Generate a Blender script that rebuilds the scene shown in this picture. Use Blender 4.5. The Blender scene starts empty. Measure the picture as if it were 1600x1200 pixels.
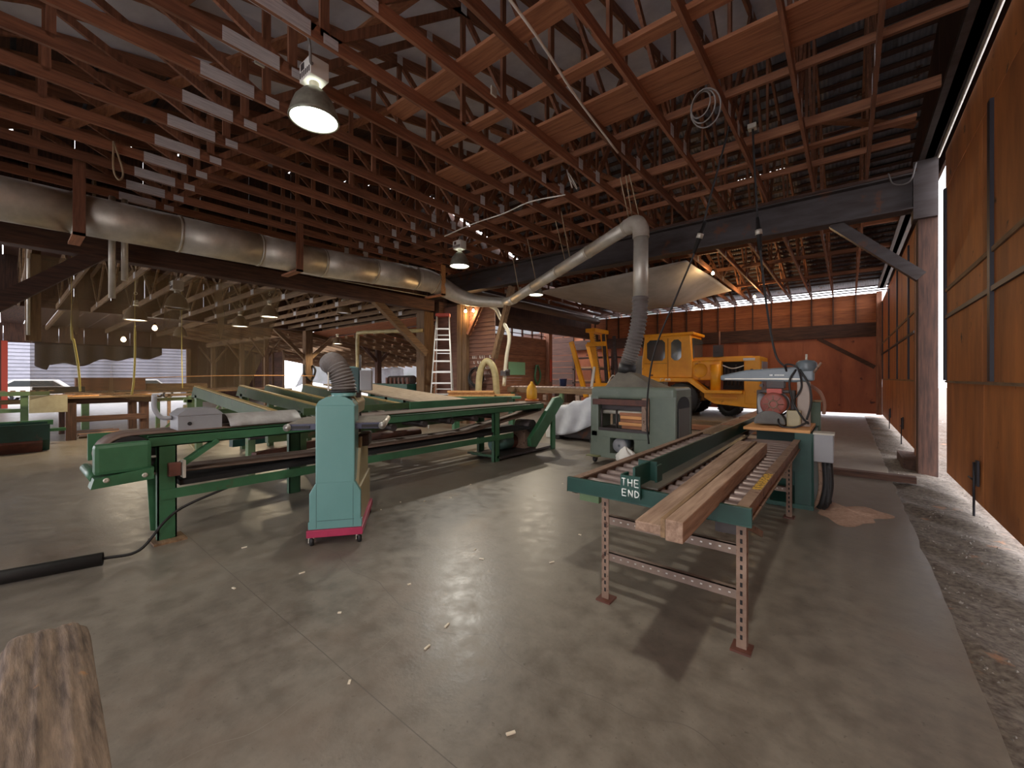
import bpy, bmesh, math, random
from math import sin, cos, pi, radians as RAD, atan2, sqrt
from mathutils import Vector as V, Matrix, Quaternion

C = bpy.context.scene.collection
SC = bpy.context.scene
rnd = random.Random(7)

# ------------------------------------------------------------------ camera, sky, exposure
cam_d = bpy.data.cameras.new('camera')
cam = bpy.data.objects.new('camera', cam_d)
C.objects.link(cam)
cam.location = (0, 0, 1.5)
cam.rotation_euler = (RAD(90), 0, RAD(39.1))
cam_d.sensor_fit = 'HORIZONTAL'
cam_d.sensor_width = 36
cam_d.lens = 646 / 1600 * 36
cam_d.shift_y = -10 / 1600
cam_d.clip_start = 0.02
cam_d.clip_end = 300
SC.camera = cam

w = bpy.data.worlds.new('sky')
SC.world = w
w.use_nodes = True
bgn = w.node_tree.nodes['Background']
bgn.inputs['Color'].default_value = (0.95, 0.94, 1.0, 1)      # even overcast daylight
bgn.inputs['Strength'].default_value = 4.0

SC.view_settings.view_transform = 'Standard'
SC.view_settings.look = 'None'
SC.view_settings.gamma = 1
SC.view_settings.use_curve_mapping = False
SC.view_settings.exposure = 0.62
LAMP = 0.42          # common factor on the shed's lamps

# ------------------------------------------------------------------ helpers
def mat(name, col=(.5,.5,.5), rough=.6, metal=0., col2=None, scale=6., stretch=(1,1,1), rnd_amt=0., bump=0., emit=None, estr=0., spec=.5,
        wear=None, wear_amt=.5, detail=6., wear_scale=9.):
    m = bpy.data.materials.new(name); m.use_nodes = True
    nt = m.node_tree; N = nt.nodes; L = nt.links
    b = N['Principled BSDF']
    b.inputs['Base Color'].default_value = (*col, 1)
    b.inputs['Roughness'].default_value = rough
    b.inputs['Metallic'].default_value = metal
    b.inputs['Specular IOR Level'].default_value = spec
    if emit:
        b.inputs['Emission Color'].default_value = (*emit, 1); b.inputs['Emission Strength'].default_value = estr
    out = None; tc = None
    def coord(st, sc):
        nonlocal tc
        if tc is None:
            tc = N.new('ShaderNodeTexCoord')
        mp = N.new('ShaderNodeMapping'); mp.inputs['Scale'].default_value = st
        L.new(tc.outputs['Object'], mp.inputs['Vector'])
        oi = N.new('ShaderNodeObjectInfo')
        ad = N.new('ShaderNodeVectorMath'); ad.operation = 'ADD'
        mu = N.new('ShaderNodeMath'); mu.operation = 'MULTIPLY'; mu.inputs[1].default_value = 37.
        L.new(oi.outputs['Random'], mu.inputs[0]); L.new(mp.outputs[0], ad.inputs[0]); L.new(mu.outputs[0], ad.inputs[1])
        nz = N.new('ShaderNodeTexNoise'); nz.inputs['Scale'].default_value = sc; nz.inputs['Detail'].default_value = detail
        nz.inputs['Roughness'].default_value = .62
        L.new(ad.outputs[0], nz.inputs['Vector'])
        return nz, oi
    if col2:
        nz, oi = coord(stretch, scale)
        cr = N.new('ShaderNodeValToRGB'); cr.color_ramp.elements[0].position = .32; cr.color_ramp.elements[1].position = .68
        cr.color_ramp.elements[0].color = (*col2, 1); cr.color_ramp.elements[1].color = (*col, 1)
        L.new(nz.outputs['Fac'], cr.inputs[0]); out = cr.outputs[0]
        if rnd_amt:
            hv = N.new('ShaderNodeHueSaturation')
            mr = N.new('ShaderNodeMapRange'); mr.inputs['To Min'].default_value = 1-rnd_amt; mr.inputs['To Max'].default_value = 1+rnd_amt
            L.new(oi.outputs['Random'], mr.inputs['Value']); L.new(mr.outputs[0], hv.inputs['Value']); L.new(out, hv.inputs['Color']); out = hv.outputs[0]
        if bump:
            bp = N.new('ShaderNodeBump'); bp.inputs['Strength'].default_value = bump; bp.inputs['Distance'].default_value = .01
            L.new(nz.outputs['Fac'], bp.inputs['Height']); L.new(bp.outputs[0], b.inputs['Normal'])
    if wear:
        nz2, _ = coord((1,1,1), wear_scale)
        cr2 = N.new('ShaderNodeValToRGB'); e = cr2.color_ramp.elements
        e[0].position = 1-wear_amt; e[0].color = (0,0,0,1); e[1].position = min(1, 1-wear_amt+.06); e[1].color = (1,1,1,1)
        L.new(nz2.outputs['Fac'], cr2.inputs[0])
        mx = N.new('ShaderNodeMix'); mx.data_type = 'RGBA'
        L.new(cr2.outputs[0], mx.inputs['Factor'])
        if out: L.new(out, mx.inputs[6])
        else: mx.inputs[6].default_value = (*col, 1)
        mx.inputs[7].default_value = (*wear, 1); out = mx.outputs[2]
    if out: L.new(out, b.inputs['Base Color'])
    return m

def S(r, g, b):                                  # sRGB 0-255 to linear
    f = lambda x: (x/255/12.92) if x/255 <= .04045 else ((x/255+.055)/1.055)**2.4
    return (f(r), f(g), f(b))

class MB:
    def __init__(s): s.v = []; s.f = []; s.sm = []
    def add(s, vs, fs, smooth=False):
        o = len(s.v); s.v += [tuple(p) for p in vs]; s.f += [tuple(i+o for i in f) for f in fs]; s.sm += [smooth]*len(fs); return s
    BF = [(0,3,2,1),(4,5,6,7),(0,1,5,4),(1,2,6,5),(2,3,7,6),(3,0,4,7)]
    def box(s, a, b):
        x0,y0,z0 = [min(i,j) for i,j in zip(a,b)]; x1,y1,z1 = [max(i,j) for i,j in zip(a,b)]
        return s.add([(x0,y0,z0),(x1,y0,z0),(x1,y1,z0),(x0,y1,z0),(x0,y0,z1),(x1,y0,z1),(x1,y1,z1),(x0,y1,z1)], s.BF)
    def cbox(s, c, d): return s.box([c[i]-d[i]/2 for i in range(3)], [c[i]+d[i]/2 for i in range(3)])
    def beam(s, p, q, w, h, up=(0,0,1)):
        p, q = V(p), V(q); d = (q-p).normalized(); u = V(up)
        if abs(d.dot(u)) > .98: u = V((0,1,0)) if abs(d.y) < .9 else V((1,0,0))
        x = d.cross(u).normalized()*w/2; z = x.normalized().cross(d).normalized()*h/2
        vs = [p-x-z, p+x-z, q+x-z, q-x-z, p-x+z, p+x+z, q+x+z, q-x+z]
        return s.add(vs, s.BF)
    def prism(s, pts, ax, a, b):                  # polygon in the two other axes, run along axis ax from a to b
        def mk(t, p):
            r = [0,0,0]; o = [i for i in range(3) if i != ax]; r[ax] = t; r[o[0]] = p[0]; r[o[1]] = p[1]; return r
        n = len(pts); vs = [mk(a,p) for p in pts]+[mk(b,p) for p in pts]
        fs = [tuple(range(n))[::-1], tuple(range(n,2*n))]+[(i,(i+1)%n,n+(i+1)%n,n+i) for i in range(n)]
        return s.add(vs, fs)
    def tube(s, pts, r, seg=10, cap=True, closed=False, sm=True):
        pts = [V(p) for p in pts]; n = len(pts)
        rs = r if isinstance(r, (list,tuple)) else [r]*n
        t0 = (pts[1]-pts[0]).normalized(); u = t0.orthogonal().normalized(); vs = []
        for i in range(n):
            if closed: t = (pts[(i+1)%n]-pts[i-1]).normalized()
            else: t = (pts[min(i+1,n-1)]-pts[max(i-1,0)]).normalized()
            u = (u-t*u.dot(t)).normalized(); b = t.cross(u)
            vs += [pts[i]+(u*cos(2*pi*k/seg)+b*sin(2*pi*k/seg))*rs[i] for k in range(seg)]
        m = n if closed else n-1
        fs = [(i*seg+k, i*seg+(k+1)%seg, ((i+1)%n)*seg+(k+1)%seg, ((i+1)%n)*seg+k) for i in range(m) for k in range(seg)]
        o = len(s.v); s.add(vs, fs, sm)
        if cap and not closed:
            s.f += [tuple(o+k for k in range(seg))[::-1], tuple(o+(n-1)*seg+k for k in range(seg))]; s.sm += [False]*2
        return s
    def cyl(s, p, q, r, seg=14): return s.tube([p, q], r, seg)
    def ring(s, c, R, r, axis=(0,0,1), seg=24, rs=8):
        a = V(axis).normalized(); u = a.orthogonal().normalized(); b = a.cross(u)
        return s.tube([V(c)+(u*cos(2*pi*k/seg)+b*sin(2*pi*k/seg))*R for k in range(seg)], r, rs, closed=True)
    def lathe(s, prof, c=(0,0,0), axis=(0,0,1), seg=24):   # prof: (radius, height along the axis)
        a = V(axis).normalized(); u = a.orthogonal().normalized(); b = a.cross(u); n = len(prof); vs = []
        for r, h in prof: vs += [V(c)+a*h+(u*cos(2*pi*k/seg)+b*sin(2*pi*k/seg))*max(r,1e-4) for k in range(seg)]
        return s.add(vs, [(i*seg+k, i*seg+(k+1)%seg, (i+1)*seg+(k+1)%seg, (i+1)*seg+k) for i in range(n-1) for k in range(seg)], True)
    def grid(s, fn, nu, nv, th=0.):               # surface fn(u,v); th adds a back sheet
        vs = [fn(i/nu, j/nv) for j in range(nv+1) for i in range(nu+1)]
        fs = [(j*(nu+1)+i, j*(nu+1)+i+1, (j+1)*(nu+1)+i+1, (j+1)*(nu+1)+i) for j in range(nv) for i in range(nu)]
        return s.add(vs, fs, True)
    def build(s, name, m, parent=None, bevel=0., world=False, solid=0., label=None, bseg=2):
        vs = s.v
        if world and parent is not None:
            M = wm(parent).inverted(); vs = [tuple(M @ V(p)) for p in vs]
        me = bpy.data.meshes.new(name); me.from_pydata(vs, [], s.f); me.update()
        for p, q in zip(me.polygons, s.sm): p.use_smooth = q
        if bevel:
            bm = bmesh.new(); bm.from_mesh(me)
            bmesh.ops.remove_doubles(bm, verts=bm.verts, dist=1e-6)
            es = [e for e in bm.edges if len(e.link_faces) == 2 and e.calc_face_angle(0) > .5]
            bmesh.ops.bevel(bm, geom=es, offset=bevel, segments=bseg, affect='EDGES', profile=.6, clamp_overlap=True)
            bm.to_mesh(me); bm.free()
        if m: me.materials.append(m)
        o = bpy.data.objects.new(name, me); C.objects.link(o)
        if parent is not None: o.parent = parent
        if solid:
            md = o.modifiers.new('thick', 'SOLIDIFY'); md.thickness = solid; md.offset = 0
        if label: o['label'] = label
        return o

def wm(o):
    M = Matrix.Identity(4)
    while o is not None:
        M = Matrix.Translation(o.location) @ o.rotation_euler.to_matrix().to_4x4() @ M; o = o.parent
    return M
def tag(o, label, cat=None, group=None, kind=None):
    o['label'] = label
    if cat: o['category'] = cat
    if group: o['group'] = group
    if kind: o['kind'] = kind
    return o
def thing(name, label, cat, loc=(0,0,0), rz=0., group=None, kind=None):
    o = bpy.data.objects.new(name, None); C.objects.link(o); o.empty_display_size = .1
    o.location = loc; o.rotation_euler = (0,0,rz)
    return tag(o, label, cat, group, kind)
def struct(name, label, loc=(0,0,0)):
    o = bpy.data.objects.new(name, None); C.objects.link(o); o.location = loc; o['label'] = label; o['kind'] = 'structure'; return o
def kids(o): return [c for c in C.objects if c.parent == o]
def copytree(o, loc=None, rz=None, label=None, tree=None):
    r = o.copy(); C.objects.link(r)
    if loc is not None: r.location = loc
    if rz is not None: r.rotation_euler = (0,0,rz)
    if label: r['label'] = label
    for ch, sub in tree:
        c = ch.copy(); C.objects.link(c); c.parent = r
        for g in sub:
            d = g.copy(); C.objects.link(d); d.parent = c
    return r
def tree_of(o): return [(c, list(c.children)) for c in list(o.children)]
def spline(pts, n=8):
    pts = [V(p) for p in pts]; out = []
    P = [2*pts[0]-pts[1]]+pts+[2*pts[-1]-pts[-2]]
    for i in range(1, len(P)-2):
        a,b,c,d = P[i-1:i+3]
        for k in range(n):
            t = k/n; out.append(.5*((2*b)+(c-a)*t+(2*a-5*b+4*c-d)*t*t+(3*b-a-3*c+d)*t**3))
    out.append(pts[-1]); return out
def cable(name, pts, r, m, label, cat='cable', n=8, parent=None, seg=7, group=None):
    mb = MB().tube(spline(pts, n), r, seg)
    if parent is not None: return mb.build(name, m, parent, world=True)
    o = mb.build(name, m); return tag(o, label, cat, group)
ORD = 'first second third fourth fifth sixth seventh eighth ninth tenth eleventh twelfth thirteenth fourteenth fifteenth sixteenth seventeenth eighteenth nineteenth twentieth'.split()

# ------------------------------------------------------------------ materials
RED = dict(col=S(152,102,74), col2=S(106,68,50), rough=.7, scale=3, rnd_amt=.22, detail=5)
wood_y = mat('stained_wood_y', stretch=(9,.7,9), **RED)
wood_x = mat('stained_wood_x', stretch=(.7,9,9), col=S(168,112,78), col2=S(122,76,52), rough=.7, scale=3, rnd_amt=.2)
wood_z = mat('stained_wood_z', stretch=(9,9,.7), **RED)
old_x = mat('old_wood_x', stretch=(.7,9,9), col=S(140,112,82), col2=S(92,70,50), rough=.8, scale=3, rnd_amt=.25)
old_y = mat('old_wood_y', stretch=(9,.7,9), col=S(140,112,82), col2=S(92,70,50), rough=.8, scale=3, rnd_amt=.25)
old_z = mat('old_wood_z', stretch=(9,9,.7), col=S(125,98,70), col2=S(80,58,40), rough=.8, scale=3, rnd_amt=.2)
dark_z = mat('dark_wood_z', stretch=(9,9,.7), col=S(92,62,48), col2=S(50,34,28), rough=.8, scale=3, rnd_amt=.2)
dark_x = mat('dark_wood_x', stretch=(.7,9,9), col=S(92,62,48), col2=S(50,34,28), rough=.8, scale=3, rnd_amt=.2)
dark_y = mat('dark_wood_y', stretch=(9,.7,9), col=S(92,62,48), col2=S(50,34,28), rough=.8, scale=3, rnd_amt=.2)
lap_x = mat('lap_board_x', stretch=(.6,8,8), col=S(176,106,62), col2=S(126,70,42), rough=.7, scale=3, rnd_amt=.14)
ply = mat('plywood', col=S(184,112,54), col2=S(132,76,34), rough=.65, scale=1.6, stretch=(1,1.6,.5), rnd_amt=.10, wear=S(70,42,26), wear_amt=.36, wear_scale=3.2)
ply_red = mat('red_plywood', col=S(178,102,62), col2=S(134,70,42), rough=.6, scale=1.1, stretch=(1.4,1,.5), rnd_amt=.07, wear=S(84,36,24), wear_amt=.36, wear_scale=2.6)
fresh = mat('fresh_lumber', stretch=(.7,9,9), col=S(225,170,110), col2=S(190,128,75), rough=.7, scale=3, rnd_amt=.1)
beam_wood = mat('rough_sawn', stretch=(9,.6,9), col=S(172,144,122), col2=S(124,98,80), rough=.8, scale=4, rnd_amt=.08, bump=.3)
steel_dk = mat('dark_steel', col=S(78,72,72), col2=S(58,48,44), rough=.5, metal=.35, scale=4, stretch=(.4,2,2), wear=S(96,62,44), wear_amt=.4, wear_scale=2)
galv = mat('galvanised', col=S(208,202,188), col2=S(184,178,164), rough=.45, metal=.45, scale=5, rnd_amt=.03)
plate = mat('truss_plate', col=S(222,222,224), col2=S(178,178,182), rough=.5, metal=.1, scale=26, stretch=(1,.15,3), rnd_amt=.05)
alu = mat('aluminium', col=S(205,203,196), rough=.35, metal=.75)
deck_g = mat('olive_green_paint', col=S(70,90,56), col2=S(54,74,46), rough=.5, scale=3, wear=S(96,84,60), wear_amt=.38, wear_scale=4)
green = mat('green_paint', col=S(60,108,74), col2=S(48,90,60), rough=.42, scale=3, wear=S(84,72,54), wear_amt=.36, wear_scale=4)
green_dk = mat('dark_green_paint', col=S(28,72,62), col2=S(20,54,46), rough=.45, scale=3, wear=S(70,60,52), wear_amt=.36, wear_scale=5)
green_lt = mat('pale_green_paint', col=S(112,136,96), col2=S(88,112,78), rough=.5, scale=3, wear=S(120,108,80), wear_amt=.4, wear_scale=5)
teal = mat('teal_paint', col=S(108,152,148), col2=S(100,144,140), rough=.27, scale=1.5, wear=S(84,110,108), wear_amt=.3)
cream = mat('cream_paint', col=S(168,156,118), col2=S(150,138,104), rough=.4, scale=3)
magenta = mat('magenta_paint', col=S(176,48,84), col2=S(150,40,72), rough=.45, scale=4)
grey_m = mat('grey_green_enamel', col=S(112,122,108), col2=S(96,106,94), rough=.4, scale=2.5, wear=S(150,152,142), wear_amt=.34, wear_scale=7)
grey_box = mat('grey_enamel', col=S(150,150,152), col2=S(138,138,142), rough=.4, scale=3)
blue_grey = mat('blue_grey_enamel', col=S(112,122,128), col2=S(96,106,112), rough=.35, scale=3)
yellow = mat('machine_yellow', col=S(244,172,36), col2=S(226,152,28), rough=.4, scale=2, wear=S(150,92,26), wear_amt=.37, wear_scale=3)
jug_y = mat('yellow_plastic', col=S(222,164,44), rough=.4)
black = mat('black_rubber', col=S(26,25,26), col2=S(34,32,32), rough=.55, scale=8)
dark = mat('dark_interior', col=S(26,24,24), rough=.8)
rubber_b = mat('brown_belt', col=S(112,90,76), col2=S(88,68,58), rough=.7, scale=6)
roller_m = mat('worn_roller', col=S(158,142,136), col2=S(118,100,94), rough=.4, metal=.35, scale=3, stretch=(.6,5,5), rnd_amt=.12)
rust = mat('rusty_steel', col=S(150,126,108), col2=S(118,92,76), rough=.65, scale=7, wear=S(88,60,46), wear_amt=.42, wear_scale=14)
rust_dk = mat('dark_rust', col=S(104,60,46), col2=S(70,44,38), rough=.6, scale=7)
hose_g = mat('grey_hose', col=S(128,122,118), col2=S(110,104,100), rough=.55, scale=4)
white_p = mat('white_enamel', col=S(225,222,214), rough=.4)
rope_m = mat('tan_rope', col=S(168,150,122), rough=.9)
canvas = mat('grey_canvas', col=S(186,182,176), col2=S(166,162,156), rough=.85, scale=2)
white_cl = mat('white_sheeting', col=S(205,206,212), col2=S(180,182,190), rough=.6, scale=3)
glass_d = mat('cab_glass', col=S(60,66,66), rough=.08, spec=.8)
paper = mat('white_paint_marks', col=S(232,236,232), rough=.6)
pvc = mat('cream_hose', col=S(176,162,118), col2=S(150,138,98), rough=.5, scale=6)
redp = mat('red_paint', col=S(176,66,48), rough=.45)
blue = mat('blue_plastic', col=S(52,66,112), rough=.4)
mint = mat('mint_board', col=S(128,178,140), rough=.6)
bulb_m = mat('bulb_glow', col=(1,.8,.5), emit=(1,.72,.38), estr=40)
lens_m = mat('lamp_lens_glow', col=(1,1,1), emit=(.95,1,.9), estr=9)
lens_w = mat('lamp_lens_warm_glow', col=(1,1,1), emit=(1,.93,.75), estr=8)
chip = mat('wood_chip', col=S(224,212,190), rough=.9)
sawd = mat('sawdust', col=S(196,164,142), col2=S(168,136,116), rough=.95, scale=30, bump=.4)

# ------------------------------------------------------------------ floor and ground
def concrete():
    m = bpy.data.materials.new('concrete_slab'); m.use_nodes = True
    nt = m.node_tree; N = nt.nodes; L = nt.links; b = N['Principled BSDF']
    tc = N.new('ShaderNodeTexCoord')
    def noise(sc, det=6, st=(1,1,1)):
        mp = N.new('ShaderNodeMapping'); mp.inputs['Scale'].default_value = st; L.new(tc.outputs['Object'], mp.inputs['Vector'])
        n = N.new('ShaderNodeTexNoise'); n.inputs['Scale'].default_value = sc; n.inputs['Detail'].default_value = det; n.inputs['Roughness'].default_value = .65
        L.new(mp.outputs[0], n.inputs['Vector']); return n
    def ramp(src, a, ca, bb, cb):
        r = N.new('ShaderNodeValToRGB'); e = r.color_ramp.elements; e[0].position = a; e[0].color = (*ca,1); e[1].position = bb; e[1].color = (*cb,1)
        L.new(src, r.inputs[0]); return r.outputs[0]
    def mix(f, a, c):
        x = N.new('ShaderNodeMix'); x.data_type = 'RGBA'; L.new(f, x.inputs['Factor'])
        for s, i in ((a,6),(c,7)):
            if isinstance(s, tuple): x.inputs[i].default_value = (*s,1)
            else: L.new(s, x.inputs[i])
        return x.outputs[2]
    n1 = noise(.9); n2 = noise(7, 8); n3 = noise(34, 4); n4 = noise(.45, 5)
    base = ramp(n1.outputs['Fac'], .35, S(106,98,88), .65, S(130,122,110))
    fine = ramp(n2.outputs['Fac'], .36, S(90,82,72), .62, S(140,132,119))
    f0 = N.new('ShaderNodeValue'); f0.outputs[0].default_value = .4
    c = mix(f0.outputs[0], base, fine)
    c = mix(ramp(n3.outputs['Fac'], .63, (0,0,0), .72, (1,1,1)), c, S(92,84,75))        # specks
    c = mix(ramp(n4.outputs['Fac'], .56, (0,0,0), .66, (.55,.55,.55)), c, S(112,94,79)) # brown staining
    # hairline cracks and saw joints
    sp = N.new('ShaderNodeSeparateXYZ'); L.new(tc.outputs['Object'], sp.inputs[0])
    nd = noise(.55, 2.5)
    def line(axis, pos, wob, wid):
        o = N.new('ShaderNodeMath'); o.operation = 'MULTIPLY_ADD'; L.new(nd.outputs['Fac'], o.inputs[0]); o.inputs[1].default_value = wob; o.inputs[2].default_value = -pos-wob*.5
        a = N.new('ShaderNodeMath'); a.operation = 'ADD'; L.new(sp.outputs[axis], a.inputs[0]); L.new(o.outputs[0], a.inputs[1])
        ab = N.new('ShaderNodeMath'); ab.operation = 'ABSOLUTE'; L.new(a.outputs[0], ab.inputs[0])
        lt = N.new('ShaderNodeMath'); lt.operation = 'LESS_THAN'; L.new(ab.outputs[0], lt.inputs[0]); lt.inputs[1].default_value = wid; return lt.outputs[0]
    for ax, pos, wob, wid, col in ((0,-3.05,0.02,.002,S(120,113,102)),(0,-7.0,0.02,.004,S(100,94,86)),(1,1.1,.03,.0025,S(96,88,80)),(1,4.7,.02,.004,S(100,94,86)),
                                   (0,-1.9,1.1,.002,S(128,121,109)),(0,-10.5,.02,.004,S(96,90,82)),(1,9.0,.02,.004,S(96,90,82)),(1,1.75,1.2,.002,S(104,96,88))):
        c = mix(line(ax, pos, wob, wid), c, col)
    L.new(c, b.inputs['Base Color'])
    rr = N.new('ShaderNodeMapRange'); rr.inputs['From Min'].default_value = .3; rr.inputs['From Max'].default_value = .7
    rr.inputs['To Min'].default_value = .28; rr.inputs['To Max'].default_value = .48
    L.new(n2.outputs['Fac'], rr.inputs['Value']); L.new(rr.outputs[0], b.inputs['Roughness'])
    bp = N.new('ShaderNodeBump'); bp.inputs['Strength'].default_value = .12; bp.inputs['Distance'].default_value = .01
    L.new(n3.outputs['Fac'], bp.inputs['Height']); L.new(bp.outputs[0], b.inputs['Normal'])
    return m
conc = concrete()
edge = []                                         # slightly broken slab edge along the sliding doors
er = random.Random(3)
y = -7.
while y < 21.2:
    edge.append((.5+er.uniform(-.012,.012), y)); y += .22
edge.append((.5, 21.2))
fl = MB().prism([(-32,21.2),(-32,-7)]+edge, 2, -.18, 0).build('floor', conc)
tag(fl, 'grey worn concrete slab floor with cracks and stains', kind='structure')
gravel = mat('gravel_earth', col=S(128,118,106), col2=S(72,62,54), rough=.95, scale=24, detail=10, bump=.8, wear=S(150,112,86), wear_amt=.36, wear_scale=2.4)
gr = random.Random(5)
def gz(x, y): return -.045+.02*sin(x*7+y*3)*sin(y*2.3-x)+.012*sin(y*9.1+x*13)
gm = MB(); gm.grid(lambda u, v: ((.4+u*2.2), -7+v*29, gz(.4+u*2.2, -7+v*29)), 24, 260)
gm.add([(2.6,-60,-.06),(70,-60,-.06),(70,90,-.06),(2.6,90,-.06)], [(0,1,2,3)])
tag(gm.build('ground', gravel), 'bare gravel and dirt strip along the sliding doors', kind='structure')
pb = MB()
for i in range(2600):
    x = gr.uniform(.53, 1.5); y = gr.uniform(1.6, 16); s = gr.uniform(.003,.011)*(1.5 if gr.random() < .07 else 1); z = gz(x,y)+s*.4
    a = gr.uniform(0,6.28)
    pb.add([(x+s*cos(a+k*2.094), y+s*sin(a+k*2.094), z-s*.5) for k in range(3)]+[(x,y,z+s*.5)], [(0,1,3),(1,2,3),(2,0,3)])
tag(pb.build('gravel', mat('pebbles', col=S(150,142,132), col2=S(84,76,68), rough=.9, scale=9)), 'loose pebbles and chips scattered on the dirt strip', 'gravel', kind='stuff')
fg = MB(); fg.add([(-32,-60,-.08),(-90,-60,-.08),(-90,90,-.08),(-32,90,-.08)], [(0,3,2,1)])
fg.add([(-32,21.4,-.08),(2.6,21.4,-.08),(2.6,90,-.08),(-32,90,-.08)], [(0,1,2,3)])
tag(fg.build('ground', mat('yard_ground', col=S(150,147,144), col2=S(112,108,104), rough=.95, scale=.6)), 'pale gravel yard seen through the far openings', kind='structure')

# ------------------------------------------------------------------ far wall of red plywood
wf = struct('wall_far', 'far wall of red brown plywood under lapped boards', (-5,21.2,0))
x = .98
for k in range(13):
    MB().box((x-1.235,21.2,.1),(x,21.225+.004*(k%2),3.12)).build('plywood_panel', ply_red, wf, world=True); x -= 1.222
for k in range(6):
    z = 3.62+k*.19
    MB().prism([(21.2,z),(21.23,z),(21.23,z+.2),(21.215,z+.2)], 0, -15, .98).build('lap_board', lap_x, wf, world=True)
for k in range(22):
    MB().box((.24-.71*k-.02,21.08,3.6),(.24-.71*k+.02,21.2,4.95)).build('stud', dark_z, wf, world=True)
MB().box((-15,20.98,3.09),(.92,21.18,3.62)).build('header_beam', dark_x, wf, world=True)
MB().box((.84,20.95,.08),(1.0,21.2,4.78)).build('corner_post', wood_z, wf, world=True)
MB().beam((-.95,21.1,3.1),(.8,21.1,1.9),.14,.14).build('brace', dark_x, wf, world=True)

# ------------------------------------------------------------------ right side: sliding plywood doors, track, post
strap_m = mat('black_steel_strap', col=S(46,44,50), rough=.5, metal=.3)
def door(name, label, X, y0, y1, joints, straps, z0, ztop, latch):
    d = struct(name, label, (X, (y0+y1)/2, 0))
    rows = [(z0,1.43),(1.45,4.27),(4.28,ztop)]
    js = [y0]+sorted(j for j in joints if y0 < j < y1)+[y1]
    for r, (a, b) in enumerate(rows):
        for i in range(len(js)-1):
            MB().box((X+.01*(r==0),js[i]+.004,a),(X+.03,js[i+1]-.004,b)).build('plywood_panel', ply, d, world=True)
    for z, h, m, dx in ((2.77,.05,old_y,.02),(2.38,.05,strap_m,.025),(1.44,.03,old_y,.012)):
        MB().box((X-dx,y0,z-h/2),(X+.005,y1,z+h/2)).build('girt', m, d, world=True)
    for yy in straps:
        MB().box((X-.03,yy-.05,1.46),(X+.004,yy+.05,4.27)).build('steel_strap', strap_m, d, world=True)
    for yy in latch:
        p = MB().box((X-.02,yy-.045,.3),(X,yy+.045,.58)).build('latch_plate', strap_m, d, world=True)
        MB().cyl((X-.035,yy,-.06),(X-.035,yy,.56),.011,8).cyl((X-.035,yy+.01,.36),(X-.04,yy+.22,.36),.01,8).build('bolt_rod', strap_m, p, world=True)
    return d
door('door_1', 'near sliding door of brown plywood sheets with steel straps', 1.12, -6, 8.78, (6.63,4.2,1.8,-.6,-3), (6.22,1.0,8.73), .1, 4.82, (6.8,))
door('door_2', 'far sliding door of orange brown plywood sheets with dark straps', 1.0, 11.0, 21.15, (13.4,15.8,18.2), (12.0,14.6,17.4,20.4), .1, 4.4, (13.2,16.8))
tk = MB().box((.93,-6,4.9),(1.03,21.1,5.25)).box((.86,-6,4.9),(1.1,21.1,4.925))
tag(tk.build('trim_1', steel_dk), 'dark steel door track beam along the top of the sliding doors', kind='structure')
MB().tube([(1.07,-6,4.875),(1.07,9.0,4.875)], .022, 8).build('track_tube', galv, bpy.data.objects['trim_1'])
wr = struct('wall_right', 'dark boarded strip of wall above the sliding doors', (1.3,8,5))
for k in range(14):
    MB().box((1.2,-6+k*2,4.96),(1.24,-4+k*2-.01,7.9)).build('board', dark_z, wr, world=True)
po = struct('trim_2', 'brown timber post between the two sliding doors', (.95,9.25,0))
MB().box((.86,9.15,-.05),(1.09,9.4,4.95)).build('post_timber', dark_z, po, world=True, bevel=.008)
MB().box((.8,9.06,4.0),(1.08,9.36,4.9)).build('post_cap', steel_dk, po, world=True)
for i, (xx, yy, t) in enumerate(((1.0,9.42,.03),(.98,9.55,.05),(.95,9.75,.03),(.96,9.95,.06),(.93,10.2,.03),(.95,10.45,.04))):
    MB().box((xx,yy,-.04),(xx+.05,yy+.14+t,4.4-.2*(i%3))).build('batten', [wood_z,old_z][i%2], po, world=True)
MB().tube([(.9,9.5,-.04),(.9,9.5,4.6)], .025, 8).build('conduit', dark, po, world=True)
pk = MB().box((.72,9.5,-.05),(1.1,10.7,.12))
tag(pk.build('trim_3', dark_y), 'dark timber sill block below the door post', kind='structure')

# ------------------------------------------------------------------ steel cross beam, its brace, longitudinal beams and posts
def ibeam(name, label, x0, x1, y, z0, z1):
    m = MB().box((x0,y-.15,z0),(x1,y+.15,z0+.025)).box((x0,y-.15,z1-.025),(x1,y+.15,z1)).box((x0,y-.01,z0),(x1,y+.01,z1))
    o = struct(name, label, ((x0+x1)/2,y,z0)); m.build('rolled_section', steel_dk, o, world=True); return o
bx = ibeam('steel_beam', 'long dark steel I beam spanning across the shed', -11.2, .84, 9.2, 4.17, 4.74)
MB().box((-11.2,9.03,4.74),(.84,9.37,4.79)).build('bearing_plank', dark_x, bx, world=True)
MB().beam((-.2,9.2,4.2),(.9,9.2,3.1),.14,.16).build('knee_brace', steel_dk, bx, world=True)
def wbeam(name, label, p, q, w_, h, m):
    o = struct(name, label, p); MB().beam(p, q, w_, h).build('timber', m, o, world=True, bevel=.01); return o
lb = wbeam('timber_beam', 'dark timber beam running below the big silver duct', (-11,-6,3.93), (-11,9.2,3.93), .3, .36, dark_y)
MB().beam((-11,-.75,2.1),(-11,1.15,3.85),.2,.24).build('knee_brace', dark_y, lb, world=True)
MB().beam((-11,7.0,3.85),(-11,8.95,2.3),.18,.22).build('knee_brace', old_y, lb, world=True)
lb2 = wbeam('timber_beam', 'dark timber beam over the back part of the shed', (-11,9.4,3.85), (-11,21.0,3.85), .3, .5, dark_y)
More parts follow.
